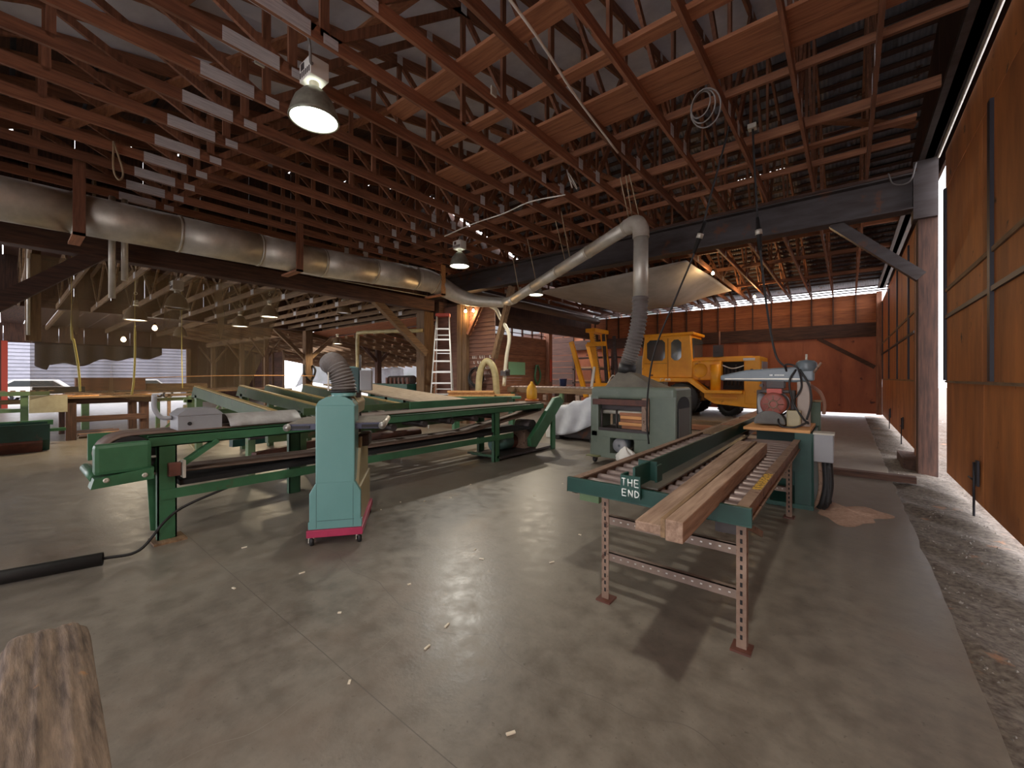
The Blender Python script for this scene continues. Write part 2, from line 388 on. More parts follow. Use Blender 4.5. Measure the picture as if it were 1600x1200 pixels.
def post(label, x, y, z1, s, m, z0=0):
    o = struct('timber_post', label, (x,y,z0)); MB().box((x-s/2,y-s/2,z0),(x+s/2,y+s/2,z1)).build('post_timber', m, o, world=True, bevel=.01); return o
post('thick old timber post left of the stepladder', -11.35, 9.2, 3.75, .42, old_z)
post('dark timber post at the left end of the duct beam', -11.0, -.8, 3.75, .28, dark_z)
pp = post('brown timber drop board hanging behind the net curtain', -12.1, .36, 5.3, .2, old_z, 2.2)
MB().cyl((-11.96,.3,2.3),(-11.96,.3,5.3),.025,8).build('conduit', galv, pp, world=True)

# ------------------------------------------------------------------ roof over the main bay
RZ = lambda y: 7.7-.22*abs(y-9.2)
fabric = mat('roof_fabric', col=S(232,234,244), col2=S(196,198,212), rough=.8, scale=1.3, detail=5)
metal_r = mat('corrugated_metal', col=S(140,142,152), col2=S(104,104,112), rough=.5, metal=.2, scale=2, wear=S(90,62,46), wear_amt=.4, wear_scale=2)
ce = struct('ceiling', 'gabled shed roof with pale lining on one slope and bare metal on the other', (-5,9.2,7.7))
def fab(u, v, x0, x1): 
    x = x0+(x1-x0)*u; yy = -6+15.2*v
    return (x, yy, RZ(yy)+.03-.05*abs(sin(x*3.1+.4*sin(yy*1.7)))*abs(sin(yy*2.2))-.02*sin(x*9+yy*5))
for i in range(5):
    x0 = -7.8+i*1.8
    MB().grid(lambda u, v: fab(u, v, x0, x0+1.82), 14, 60).build('lining_sheet', fabric, ce, world=True)
for i in range(10):                               # bare corrugated sheets on the far slope, each a metre and more wide
    x0 = -11.2+i*1.25
    cuts = {5:[(12.86,12.93)], 6:[(12.5,12.58),(13.2,13.26),(15.6,15.66)], 7:[(12.88,12.95),(15.9,15.95)], 8:[(11.8,11.86),(16.3,16.36)]}.get(i, [])
    ys = [9.15]+[c for ab in cuts for c in ab]+[21.65]        # worn sheets leave slits that let daylight in
    for k in range(0, len(ys), 2):
        def cor(u, v, x0=x0, a=ys[k], b=ys[k+1]):
            x = x0+1.27*u; yy = a+(b-a)*v; return (x, yy, RZ(yy)+.14+.012*sin(x*2*pi/.076))
        MB().grid(cor, 66, 1).build('roofing_sheet', metal_r, ce, world=True)
mm = MB(); mm.add([(-11.4,-7,RZ(-7)+.2),(1.3,-7,RZ(-7)+.2),(1.3,9.2,RZ(9.2)+.2),(-11.4,9.2,RZ(9.2)+.2)], [(0,1,2,3)])
mm.build('roof_deck', metal_r, ce, world=True)
br = random.Random(11)
for i in range(34):                               # spaced sheathing boards; a few short lengths are missing
    yy = 9.35+i*.345
    segs = [(-11.2, 1.2)]
    MB().beam((-11.2,yy,RZ(yy)+.09),(1.2,yy,RZ(yy)+.09),.12,.025,(0,.22,1)).build('sheathing_board', dark_x, ce, world=True)
for zz_ in (4.865,4.96,5.05):                     # open eave with two rails
    MB().box((-11.2,21.2,zz_-.022),(1.2,21.24,zz_+.022)).build('eave_rail', dark_x, ce, world=True)
sw_ = struct('wall_side', 'dark boarding closing the side of the main roof above the duct beam', (-11.3,8,5))
for i in range(28):
    ya = -6+i*.98
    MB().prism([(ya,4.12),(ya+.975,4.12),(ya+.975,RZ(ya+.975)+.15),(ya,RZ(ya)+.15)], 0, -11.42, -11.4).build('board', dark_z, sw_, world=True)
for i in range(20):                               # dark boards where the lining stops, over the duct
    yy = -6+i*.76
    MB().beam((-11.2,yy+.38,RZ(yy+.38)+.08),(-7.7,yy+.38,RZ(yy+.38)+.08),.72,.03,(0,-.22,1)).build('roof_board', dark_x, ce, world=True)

shade_wall = struct('wall_back', 'added unseen boarded wall behind the viewpoint, limiting daylight to an open doorway', (-8,-6.3,0))  # unseen wall added to keep sky light off the left foreground
for k in range(12):
    MB().box((-11.2+k*.6,-6.32,0),(-11.2+k*.6+.595,-6.29,4.45)).build('board', wood_z, shade_wall, world=True)
# ------------------------------------------------------------------ trusses of the main bay
def build_truss():
    t = thing('roof_truss', '', 'truss', (0,9.2,4.78), 0, 'stained roof trusses of the main bay')
    W = .04
    def bar(name, p, q, h, m, x=0):
        MB().beam((x,p[0],p[1]),(x,q[0],q[1]),W,h).build(name, m, t, world=False)
    zt = lambda y: RZ(y)-4.78-.1                   # top chord centre in truss coordinates (y measured from -9.2)
    Y = lambda y: y-9.2
    for a, b in ((-5.8,1.6),(1.6,9.2),(9.2,21.1)):
        MB().box((-W/2,Y(a)+.003,0),(W/2,Y(b)-.003,.14)).build('bottom_chord', wood_y, t)
    for a, b in ((-5.8,9.2),(9.2,21.6)):
        bar('top_chord', (Y(a),zt(a)), (Y(b),zt(b)), .16, wood_y)
    nodes = [-4.2,-1.4,2.0,5.9,9.1]
    tops = [-2.8,.3,3.9,7.4]
    for n in nodes[1:]: bar('web', (Y(n),.07), (Y(n),zt(n)), .09, wood_z)
    for i, tp in enumerate(tops):
        bar('web', (Y(nodes[i])+.08,.1), (Y(tp),zt(tp)), .09, wood_z)
        bar('web', (Y(nodes[i+1])-.1,.1), (Y(tp),zt(tp)), .09, wood_z)
        bar('web', (Y(tp),.1), (Y(tp),zt(tp)), .07, wood_z)
    bar('web', (Y(5.9)+.45,.1), (Y(7.9),zt(7.9)), .09, wood_z)
    fn = [9.3,12.4,15.4,18.4,21.0]; ft = [10.9,13.9,16.9,19.8]
    for n in fn[1:4]: bar('web', (Y(n),.07), (Y(n),zt(n)), .09, wood_z)
    for i, tp in enumerate(ft):
        bar('web', (Y(fn[i])+.08,.1), (Y(tp),zt(tp)), .09, wood_z)
        bar('web', (Y(fn[i+1])-.1,.1), (Y(tp),zt(tp)), .09, wood_z)
    def gp(y, l, h, z=.0):
        m = MB()
        for s in (-1,1): m.box((s*(W/2),Y(y)-l/2,z),(s*(W/2+.004),Y(y)+l/2,z+h))
        m.build('gusset_plate', plate, t)
    gp(1.6,.52,.145,-.002); gp(2.06,.15,.1,.01); gp(5.78,.12,.16,.03); gp(6.35,.13,.18,.03); gp(3.9,.1,.14,zt(3.9)-.05); gp(7.4,.1,.14,zt(7.4)-.05); gp(-1.4,.14,.12,.02)
    gp(12.4,.14,.14,.02); gp(15.4,.14,.14,.02)
    return t
TX = [.24-.71*k for k in range(16)]
t0 = build_truss(); tr = tree_of(t0)
for k, x in enumerate(TX):
    lab = 'red brown timber roof truss, %s counted from the plywood sliding doors' % ORD[k]
    if k == 0: t0.location = (x,9.2,4.78); t0['label'] = lab
    else: copytree(t0, (x,9.2,4.78), None, lab, tr)

# boards laid across the bottom chords
def crossboard(label, y, x0, x1, w_, h, m=None, z=4.925, n=1):
    o = thing('cross_board', label, 'board', ((x0+x1)/2,y,z), 0, 'boards laid across the bottom chords')
    for i in range(n):
        MB().box((x0,y+i*(w_+.012)-w_/2,z),(x1,y+i*(w_+.012)+w_/2,z+h)).build('plank', m or wood_x, o, world=True)
    return o
crossboard('wide orange brown plank across the trusses beside the big lamp', 3.24, -4.6, .9, .26, .04)
crossboard('short flat board across the trusses behind the white cable', 4.1, -4.7, .95, .16, .06)
crossboard('catwalk of two wide planks across the middle of the trusses', 4.75, -5.4, .9, .28, .04, n=2)
crossboard('long pale stringer across the trusses ending at the wire coil', 5.6, -5.6, .9, .04, .09)
crossboard('light brown stringer across the trusses above the chord plates', 6.95, -9.5, .85, .05, .13)
crossboard('orange brown lath across the trusses next to the steel beam', 7.6, -9.9, .7, .13, .04)
crossboard('thin lath across the trusses close above the steel beam', 8.3, -10.2, .7, .04, .09)
crossboard('brown stringer behind the steel beam crossing toward the far roof', 12.3, -10.2, .9, .05, .1)
crossboard('orange lit stringer beside the two bare bulbs', 14.6, -10.2, .9, .05, .1)
crossboard('dark stringer near the open eave of the far wall', 17.6, -10.2, .9, .05, .1)
def diag(label, p, q, w_=.14, h=.04, m=None):
    o = thing('roof_brace', label, 'brace', p, 0, 'diagonal braces in the roof'); MB().beam(p, q, w_, h).build('plank', m or wood_x, o, world=True)
diag('rough diagonal brace high between the trusses above the lamp', (-5.2,3.0,6.1), (-2.2,2.6,5.2))
diag('grey brown diagonal brace under the roof lining', (-6.4,1.2,5.9), (-1.2,2.2,5.8), .2)
diag('diagonal brace sloping beside the coil of grey cable', (-2.6,5.6,5.2), (-.2,6.6,6.4))
diag('short diagonal brace near the door track', (-.6,8.0,5.6), (.75,8.2,5.1))
diag('long dark diagonal brace in the roof over the duct', (-9.8,2.2,5.0), (-6.2,4.4,6.3))
diag('rust coloured diagonal brace left of the big lamp', (-8.6,.5,5.0), (-5.2,2.6,6.0))
diag('pale diagonal brace behind the middle trusses', (-5.6,6.2,6.5), (-3.0,7.6,5.0))

# ------------------------------------------------------------------ left bay: ceiling, trusses, posts, walls
cl = struct('ceiling', 'dark boarded roof of the left bay', (-16,2,5.4))
cle = struct('wall_end', 'dark end boards above the beams of the left bay', (-20,2,5.2))
for i in range(18):
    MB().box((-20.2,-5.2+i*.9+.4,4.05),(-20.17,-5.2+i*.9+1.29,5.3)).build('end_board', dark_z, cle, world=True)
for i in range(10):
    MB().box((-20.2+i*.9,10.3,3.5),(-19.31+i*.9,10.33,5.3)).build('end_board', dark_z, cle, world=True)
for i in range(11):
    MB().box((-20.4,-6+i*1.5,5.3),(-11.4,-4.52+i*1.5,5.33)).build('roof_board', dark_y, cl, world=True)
def left_truss():
    t = thing('roof_truss', '', 'truss', (-15.7,0,3.74), 0, 'weathered trusses of the left bay')
    MB().box((-4.7,-.02,0),(4.6,.02,.14)).build('bottom_chord', old_x, t)
    MB().beam((-4.7,0,1.2),(4.6,0,1.5),.04,.14).build('top_chord', old_x, t)
    xs = [-4.4,-2.9,-1.4,.1,1.6,3.1,4.5]
    for i in range(6):
        MB().beam((xs[i],0,.08 if i%2 else 1.3),(xs[i+1],0,1.3 if i%2 else .08),.04,.09).build('web', old_x, t)
    for x in (-2.9,.1,3.1): MB().box((x-.1,-.026,.02),(x+.1,.026,.16)).build('gusset_plate', plate, t)
    return t
l0 = left_truss(); ltr = tree_of(l0)
for k in range(19):
    yy = 9.9-.8*k
    lab = 'weathered brown roof truss of the left bay, %s counted from the stepladder' % ORD[k]
    if k == 0: l0.location = (-15.7,yy,3.74); l0['label'] = lab
    else: copytree(l0, (-15.7,yy,3.74), None, lab, ltr)
lb3 = wbeam('timber_beam', 'heavy dark timber beam on braced posts far back in the left bay', (-20.2,-6,3.95), (-20.2,16,3.95), .3, .42, dark_y)
for yy, a in ((9.25,1),(13.1,1)):
    for s in (-1,1): MB().beam((-20.2,yy+s*1.5,3.75),(-20.2,yy+s*.1,2.4),.14,.16).build('knee_brace', old_y if yy < 10 else dark_y, lb3, world=True)
post('old timber post with a cable loop hanging on it', -20.2, 9.25, 3.75, .34, old_z)
post('dark braced post behind the grey control box', -20.2, 13.1, 3.75, .26, dark_z)
post('slim dark post at the right end of the lean-to', -16.5, 13.6, 3.75, .2, dark_z)
# lean-to roof falling away behind the left bay
ln = struct('ceiling', 'lean-to roof of brown boards falling away behind the left bay', (-27,12,3.5))
LZ = lambda y: 4.2-.17*(y-6)
for i in range(27):
    xx = -33.6+i*.82
    MB().beam((xx,5.5 if xx < -20.3 else 10.4,LZ(5.5 if xx < -20.3 else 10.4)),(xx,17.5,LZ(17.5)),.05,.15).build('rafter', old_y, ln, world=True)
for i in range(12):
    yy = 6+i
    for xa, xb in ([(-34,-27.5),(-22,-11.7)] if i == 6 else [(-34,-20.3 if yy < 10 else -11.7)]):
        MB().beam((xa,yy,LZ(yy)+.1),(xb,yy,LZ(yy)+.1),.97,.025,(0,.17,1)).build('roof_board', lap_x, ln, world=True)
for i in range(16):
    MB().box((-34,-6+i*.74,4.2),(-20.3,-6+i*.74+.72,4.23)).build('roof_board', dark_x, ln, world=True)
for i in range(5):
    MB().beam((-33.5,-3+i*2.2,4.05),(-20.4,-3+i*2.2,4.05),.08,.2).build('rafter', old_x, ln, world=True)
# end wall of the left bay with its big opening
wl = struct('wall_left', 'dark boarded end wall of the left bay around a big opening', (-32,3,0))
for k in range(14):
    y0 = -7+k*.5
    MB().box((-32.1,y0,0),(-32.05,y0+.49,4.2)).build('board', dark_z, wl, world=True)
    y1 = 7.3+k*.5
    if k < 8: MB().box((-32.1,y1,0),(-32.05,y1+.49,4.2)).build('board', dark_z, wl, world=True)
for k in range(8): MB().box((-32.1,-.0+k*.92,3.25),(-32.05,.0+k*.92+.91,4.2)).build('board', dark_z, wl, world=True)
MB().box((-32.1,-.06,0),(-31.9,.14,3.3)).build('door_jamb', redp, wl, world=True)
MB().box((-32.1,7.2,0),(-31.9,7.4,3.3)).build('door_jamb', old_z, wl, world=True)
def vpost(label, x, y, z1):
    o = thing('braced_post', label, 'post', (x,y,0), 0, 'V braced posts of the lean-to', kind='structure')
    MB().box((x-.1,y-.1,0),(x+.1,y+.1,z1)).build('post_timber', old_z, o, world=True)
    for s in (-1,1): MB().beam((x,y+s*.0,z1-1.1),(x,y+s*.75,z1),.09,.09).build('knee_brace', old_z, o, world=True)
vpost('pale V braced post of the lean-to nearest the big opening', -30.5, 8.2, 3.4)
vpost('pale V braced post standing midway along the lean-to', -27.5, 8.8, 3.5)
vpost('pale V braced post behind the edge of the net', -24.5, 9.0, 3.6)
wbeam('timber_beam', 'pale timber beam on the V braced posts of the lean-to', (-32,8.3,3.55), (-22,9.2,3.75), .16, .26, old_x)
wb = struct('wall_back', 'dark slatted back wall of the lean-to', (-28,16,0))
for k in range(10): MB().box((-34,11.0,.1+k*.3),(-27.2,11.03,.1+k*.3+.31)).build('lap_board', dark_x, wb, world=True)
for k in range(5):  MB().box((-33.6+k*1.6,10.9,0),(-33.5+k*1.6,11.0,3.2)).build('stud', old_z, wb, world=True)
# office corner of lapped boards beside the ladder, and the back wall of that corner
of = struct('wall_office', 'reddish lapped board wall behind the stepladder with chalk notes', (-9.6,9.65,0))
off = mat('office_lap_board', stretch=(.6,8,8), col=S(124,86,70), col2=S(88,58,48), rough=.75, scale=3, rnd_amt=.12)
for k in range(30):
    z = k*.13
    MB().prism([(9.6,z),(9.64,z),(9.64,z+.135),(9.625,z+.135)], 0, -11.2, -8.5).build('lap_board', off, of, world=True)
MB().box((-10.02,9.44,0),(-9.82,9.6,3.9)).box((-9.78,9.46,0),(-9.6,9.6,3.9)).build('corner_post', old_z, of, world=True)
MB().beam((-9.55,9.5,2.9),(-8.95,9.5,3.85),.1,.1).build('brace', wood_z, of, world=True)
tb_ = struct('trim_4', 'pale diagonal brace from the office wall edge up to the steel beam', (-8.5,9.5,2.1)); MB().beam((-8.42,9.5,2.1),(-7.55,9.3,4.16),.15,.15).build('brace_timber', old_z, tb_, world=True)
cm = MB(); cr_ = random.Random(4)
for row in range(5):
    xx = -9.45+.06*row
    while xx < -8.7:
        wd = cr_.uniform(.03,.08)
        if cr_.random() < .75: cm.box((xx,9.596,2.12-.17*row),(xx+wd*.25,9.6,2.2-.17*row)).box((xx,9.596,2.12-.17*row),(xx+wd,9.6,2.13-.17*row))
        xx += wd+.03
cm.build('chalk_note', paper, of, world=True)
wo = struct('wall_left', 'brown boarded side wall with a row of daylight slots under the eave', (-11.6,15,0))
for k in range(27):
    z = k*.125
    MB().box((-11.66,9.7,z),(-11.6+.006*(k%2),16.9,z+.122)).build('lap_board', lap_x if False else wood_y, wo, world=True)
for k in range(10): MB().box((-11.66,9.7+k*.76,3.37),(-11.6,9.78+k*.76,3.75)).build('slot_stud', dark_z, wo, world=True)
MB().box((-11.66,9.7,3.5),(-11.6,16.9,3.53)).build('slot_rail', dark_y, wo, world=True)
MB().box((-11.7,16.9,0),(-11.4,17.2,3.9)).build('corner_post', wood_z, wo, world=True)
for k in range(12): MB().box((-15+.0,19.4,.1+k*.33),(-11.5,19.45,.1+k*.33+.3)).build('shelf_board', dark_x, wo, world=True)
mb_ = MB().box((-11.59,14.0,1.62),(-11.57,15.2,2.2))
tag(mb_.build('notice_board', mint), 'mint green board fixed to the brown side wall', 'board')

# ------------------------------------------------------------------ net curtain hanging below the duct beam
nm = bpy.data.materials.new('brown_netting'); nm.use_nodes = True
nt = nm.node_tree; N = nt.nodes; L = nt.links; b = N['Principled BSDF']
b.inputs['Base Color'].default_value = (*S(124,104,70),1); b.inputs['Roughness'].default_value = .9
tc = N.new('ShaderNodeTexCoord'); nz = N.new('ShaderNodeTexNoise'); nz.inputs['Scale'].default_value = .9
mp = N.new('ShaderNodeMapping'); mp.inputs['Scale'].default_value = (1,3,.35); L.new(tc.outputs['Object'], mp.inputs[0]); L.new(mp.outputs[0], nz.inputs['Vector'])
mr = N.new('ShaderNodeMapRange'); mr.inputs['From Min'].default_value = .3; mr.inputs['From Max'].default_value = .7; mr.inputs['To Min'].default_value = .42; mr.inputs['To Max'].default_value = .72
L.new(nz.outputs['Fac'], mr.inputs['Value']); L.new(mr.outputs[0], b.inputs['Alpha'])
def netf(u, v):
    top = 3.72; y0, y1 = .3, 4.45-.75*v**1.6
    yy = y0+(y1-y0)*u
    return (-11.3-.10*sin(u*30)*(.3+u)-.15*u*v, yy, top-(top-1.1)*v+.12*sin(u*9)*v)
nobj = MB().grid(netf, 120, 24).build('net_curtain', nm)
tag(nobj, 'sheer brown debris net hanging like a curtain below the duct beam', 'net')

# ------------------------------------------------------------------ outside the far opening
sd = thing('siding_building', 'white building with horizontal siding beyond the far opening', 'building', (-44,4,0), kind='structure')
sid = mat('white_siding', col=S(128,127,136), col2=S(112,112,122), rough=.6, scale=2)
for k in range(18):
    z = .25*k
    MB().prism([(-44,z),(-44.1,z),(-44.1,z+.26),(-44.06,z+.26)], 1, -8, 10).build('siding_board', sid, sd, world=True)
def car(label, x, y, rz):
    o = thing('car', label, 'car', (x,y,0), rz, 'cars parked outside the far opening')
    pr = [(-2.1,.3),(2.1,.3),(2.15,.75),(1.2,.9),(.7,1.36),(-1.0,1.38),(-1.7,.95),(-2.15,.85)]
    MB().prism(pr, 1, -.85, .85).build('body', white_p, o, bevel=.06)
    MB().prism([(-1.45,.95),(1.05,.95),(.62,1.3),(-.95,1.31)], 1, -.86, .86).build('window', glass_d, o)
    for sx in (-1.3,1.3):
        for sy in (-.8,.8): MB().lathe([(.18,-.09),(.32,-.09),(.32,.09),(.18,.09)], (sx,sy,.3), (0,1,0), 18).build('wheel', black, o)
    return o
car('white car parked outside at the left jamb of the opening', -39.6, 1.5, 1.4)
car('white car parked outside behind the timber on the sorting table', -39.8, 6.3, 1.7)
def tarpf(u, v):
    yy = 1.0+5.0*u; z = 3.3-(.95+.2*sin(u*7)+.25*(u < .1)+.1*sin(u*23))*v*(1.-.55*max(0,u-.75)*4*v)
    return (-31.96+.05*sin(u*40), yy, z)
tag(MB().grid(tarpf, 60, 8).build('tarp', mat('dark_tarp', col=S(48,44,42), rough=.8), None, solid=.01), 'torn dark tarp hanging across the top of the far opening', 'tarp')
def hill(u, v): return (-70+60*u, 30+14*v, -.1+15*v**.8+.6*sin(u*17)+.5*sin(v*9+u*5))
tag(MB().grid(hill, 40, 12).build('hillside', mat('scrub_hill', col=S(84,82,86), col2=S(58,62,56), rough=.95, scale=.5, detail=8)), 'pale scrub hillside beyond the lean-to', kind='structure')
for i, (x0, x1, lab) in enumerate(((-21.8,-17.2,'pale plastic sheet hung in the lean-to opening behind the grey hose'),(-27.2,-23.2,'pale plastic sheet hung in the lean-to opening left of the old post'))):
    def shf(u, v, x0=x0, x1=x1): return (x0+(x1-x0)*u, 17.0+.06*sin(u*24)+.04*sin(v*8), 2.18-1.8*v+.05*sin(u*11))
    tag(MB().grid(shf, 40, 10).build('plastic_sheet', white_cl, None, solid=.01), lab, 'sheet')

# ------------------------------------------------------------------ big duct, reducer and branch pipes
dk = thing('main_duct', 'big silver round duct running under the trusses on the left', 'duct', (-9.6,2,4.15))
path = [(-9.6,-6,4.0),(-9.6,-3,4.05),(-9.6,.6,4.13),(-9.6,4.7,4.2),(-9.6,6.8,4.32),(-9.6,7.4,4.34)]
for i in range(10):
    ya, yb = -6+i*1.34, -6+(i+1)*1.34
    def zz(y): return 4.0+.13*(y+6)/6.6 if y < .6 else 4.13+.07*(y-.6)/4.1 if y < 4.7 else 4.2+.14*(y-4.7)/2.7
    MB().tube([(-9.6,ya+.01,zz(ya)),(-9.6,yb-.01,zz(yb))], .325, 32).build('duct_section', galv, dk, world=True)
    MB().tube([(-9.6,yb-.02,zz(yb)),(-9.6,yb+.02,zz(yb))], .334, 32).build('joint_band', galv, dk, world=True)
red_p = [(-9.6,7.4,4.34),(-9.55,7.9,4.33),(-9.45,8.3,4.22),(-9.2,8.7,4.0),(-8.85,9.0,3.85),(-8.3,9.3,3.77),(-7.9,9.45,3.74)]
MB().tube(spline(red_p,4), [.325-.175*min(1,max(0,(i-3)/17)) for i in range(25)], 28).build('reducer', galv, dk, world=True)
MB().ring((-9.5,8.1,4.29), .31, .02, (.3,1,-.4)).build('clamp_band', rope_m, dk, world=True)
bp_ = thing('branch_pipe', 'galvanised branch pipe rising from the big duct to the elbow over the planer', 'pipe', (-6,8.5,3.9))
MB().tube([(-7.95,9.43,3.74),(-7.55,9.25,3.72),(-7.3,9.1,3.72)], .13, 18).build('collar', galv, bp_, world=True)
a_, b_ = V((-7.35,9.12,3.72)), V((-3.12,7.15,4.23))
for i in range(4): MB().tube([a_.lerp(b_, i/4+.002), a_.lerp(b_, (i+1)/4-.002)], .125, 18).tube([a_.lerp(b_,(i+1)/4-.006), a_.lerp(b_,(i+1)/4+.004)], .132, 18).build('pipe_section', galv, bp_, world=True)
MB().tube(spline([b_, (-2.92,7.08,4.24), (-2.83,7.06,4.12), (-2.82,7.06,3.95)], 5), .142, 18).build('elbow', mat('taped_elbow', col=S(176,168,154), col2=S(150,140,126), rough=.7, scale=4), bp_, world=True)
MB().tube([(-2.82,7.06,3.95),(-2.83,7.06,2.9)], .125, 18).build('drop_pipe', galv, bp_, world=True)
hp = spline([(-2.83,7.06,2.93),(-2.86,7.06,2.5),(-2.95,7.06,2.1),(-3.05,7.06,1.8),(-3.08,7.06,1.66)], 13)
MB().tube(hp, [.146 if i%2 else .118 for i in range(len(hp))], 18, sm=False).build('corrugated_hose', hose_g, bp_, world=True)
MB().tube([(-3.06,7.06,1.74),(-3.09,7.06,1.58)], .155, 16).build('hose_boot', black, bp_, world=True)
jp = cable('branch_pipe', [(-8.45,9.35,3.68),(-8.25,9.4,3.55),(-8.1,9.4,3.3),(-7.75,9.4,2.75),(-7.85,9.4,2.1),(-7.95,9.4,1.25)], .055, mat('cream_pipe', col=S(206,196,170), rough=.5), 'thin cream drop pipe bending down from the duct reducer', 'pipe', 6, seg=12)
vj = MB().cbox((-7.9,9.4,1.62),(.2,.2,.14)).cyl((-8.05,9.4,1.66),(-7.75,9.4,1.7),.05)
vj.build('valve', steel_dk, jp)
for i, (x, y, z0, z1, m, lab) in enumerate(((-9.22,.74,3.7,4.9,wood_z,'wooden hanger board under the duct near the net'),(-9.22,4.05,3.8,5.2,wood_z,'wooden hanger board halfway along the duct'),(-9.22,8.15,3.92,4.8,fresh,'pale wooden hanger board at the duct reducer'))):
    o = thing('duct_hanger', lab, 'hanger', (x,y,z0), 0, 'wooden hangers of the big duct')
    MB().box((x-.02,y-.07,z0),(x+.02,y+.07,z1)).build('upright', m, o, world=True)
    MB().box((-9.98,y-.07,z0),(-9.2,y+.07,z0+.04)).build('rest', wood_x, o, world=True)
for i,(x,y,z) in enumerate(((-10.41,1.25,2.95),(-10.41,1.42,3.3))):
    tag(MB().tube([(x,y,z),(x,y,4.8)], .05, 12).build('drop_tube', galv), ['longer','shorter'][i]+' of two grey tubes hanging down from the duct', 'tube')
tag(MB().tube([(-10.8,9.5,4.6),(-10.8,20.8,4.6)], .17, 16).build('return_duct', mat('dull_pipe', col=S(112,96,82), rough=.6)), 'dull brown pipe running along the far side beam', 'pipe')
cable('wire', [(-10.82,-3,4.12),(-10.82,1,4.15),(-10.82,5,4.16),(-10.82,9,4.2)], .012, galv, 'thin wire line along the duct beam', 'wire', 3)
# ropes holding the pipes
def rope(label, p, q, r=.01, m=None): 
    return tag(MB().tube([p, q], r, 6).build('rope', m or rope_m), label, 'rope', 'ropes holding up the pipes')
rope('outermost rope from the roof to the pipe elbow', (-3.0,6.6,4.9), (-3.06,7.1,4.36)); rope('middle rope from the roof to the pipe elbow', (-2.9,6.6,4.9), (-3.0,7.1,4.38)); rope('innermost rope from the roof to the pipe elbow', (-2.84,6.6,4.9), (-2.86,7.06,4.36))
rope('left rope holding the middle of the branch pipe', (-4.8,7.3,4.95), (-4.95,8.0,4.12)); rope('right rope holding the middle of the branch pipe', (-4.62,7.3,4.95), (-4.78,7.92,4.14))
rope('thin rope holding the pipe close to the reducer', (-7.0,8.6,4.9), (-7.05,8.98,3.86)); rope('thin rope at the lower third of the branch pipe', (-6.1,8.1,4.9), (-6.2,8.6,3.98))

# ------------------------------------------------------------------ lamps
def highbay(label, p, top, m, on=True, power=0, warm=(1,.9,.72), R=.23, box=True, spot=RAD(150)):
    x, y, z = p
    o = thing('high_bay_lamp', label, 'lamp', p, 0, 'high bay lamps')
    sh = [(R,0),(R*1.03,.012),(R,.03),(R*.93,.1),(R*.78,.2),(R*.5,.29),(R*.3,.33)]
    MB().lathe(sh, (0,0,0), (0,0,1), 32).build('reflector', m, o, solid=.004)
    MB().ring((0,0,.0), R, .012, (0,0,1), 32, 8).build('rim', m, o)
    MB().lathe([(.0001,.012),(R*.97,.012)], (0,0,0), (0,0,1), 32).build('lens', (lens_m if warm[2] > .8 else lens_w) if on else glass_d, o)
    MB().cyl((0,0,.32),(0,0,.4),.05).build('neck', galv, o)
    if box:
        bx_ = MB().cbox((0,0,.5),(.26,.2,.2)).build('ballast_box', white_p, o, bevel=.01)
        mv = MB()
        for k in range(6): mv.cbox((-.1+k*.04,-.101,.46),(.02,.006,.06))
        mv.cbox((-.05,-.102,.54),(.07,.006,.07)); mv.build('vent_slots', steel_dk, bx_)
    else: MB().cbox((0,0,.44),(.2,.06,.05)).build('ballast_box', galv, o)
    MB().ring((0,0,.64), .03, .008, (1,0,0), 12, 6).build('hook', galv, o)
    if top-z > .7: MB().tube([(0,0,.66),(0,0,top-z)], .006, 6).build('chain', galv, o)
    if on:
        ld = bpy.data.lights.new('lamp_light', 'SPOT'); ld.energy = power*LAMP; ld.color = warm; ld.spot_size = spot; ld.spot_blend = .35; ld.shadow_soft_size = .09
        lo = bpy.data.objects.new('lamp_light', ld); C.objects.link(lo); lo.parent = o; lo.location = (0,0,-.03)
    return o
BIG = mat('lamp_shell', col=S(176,176,160), col2=S(120,120,106), rough=.35, metal=.5, scale=6)
SHL = mat('lamp_shell_brown', col=S(130,112,88), rough=.4, metal=.4)
W1 = (1,.96,.86); W2 = (1,.8,.52)
big = highbay('big lit high bay lamp with white ballast box hanging close to the camera', (-4.5,2.13,4.3), 4.95, BIG, True, 130, W1, .245)
highbay('lit high bay lamp in front of the steel beam', (-7.3,6.97,4.2), 7.25, BIG, True, 620, W1)
highbay('lit high bay lamp beyond the steel beam beside the branch pipe', (-7.9,10.96,4.2), 7.5, BIG, True, 700, (1,.86,.66))
highbay('lit high bay lamp in the left bay behind the net, above the yellow hose', (-13.24,2.0,2.88), 5.3, SHL, True, 430, W2, .22, False)
highbay('lit high bay lamp just right of the net edge', (-12.92,4.83,3.25), 5.3, SHL, True, 620, W2, .22, False)
highbay('lit high bay lamp shining through the net beside its right edge', (-14.72,4.66,3.1), 5.3, SHL, True, 430, W2, .22, False)
highbay('small lit high bay lamp far back by the lean-to', (-18.98,10.09,3.12), 5.3, SHL, True, 430, W2, .22, False)
highbay('unlit lamp shade behind the net below the two grey tubes', (-11.7,2.46,3.06), 5.3, SHL, False, R=.22)
highbay('unlit lamp shade under the left bay trusses above the drum sander', (-12.78,7.01,3.6), 5.3, SHL, False, R=.22)
highbay('distant unlit lamp shade behind the net', (-18.54,4.0,2.99), 5.3, SHL, False, R=.2, box=False)
highbay('added unseen high bay lamp above the viewpoint, brightening the floor', (-.11,.5,4.7), 5.8, BIG, True, 480, W1)  # fill lamp added out of view to lift the right-hand floor
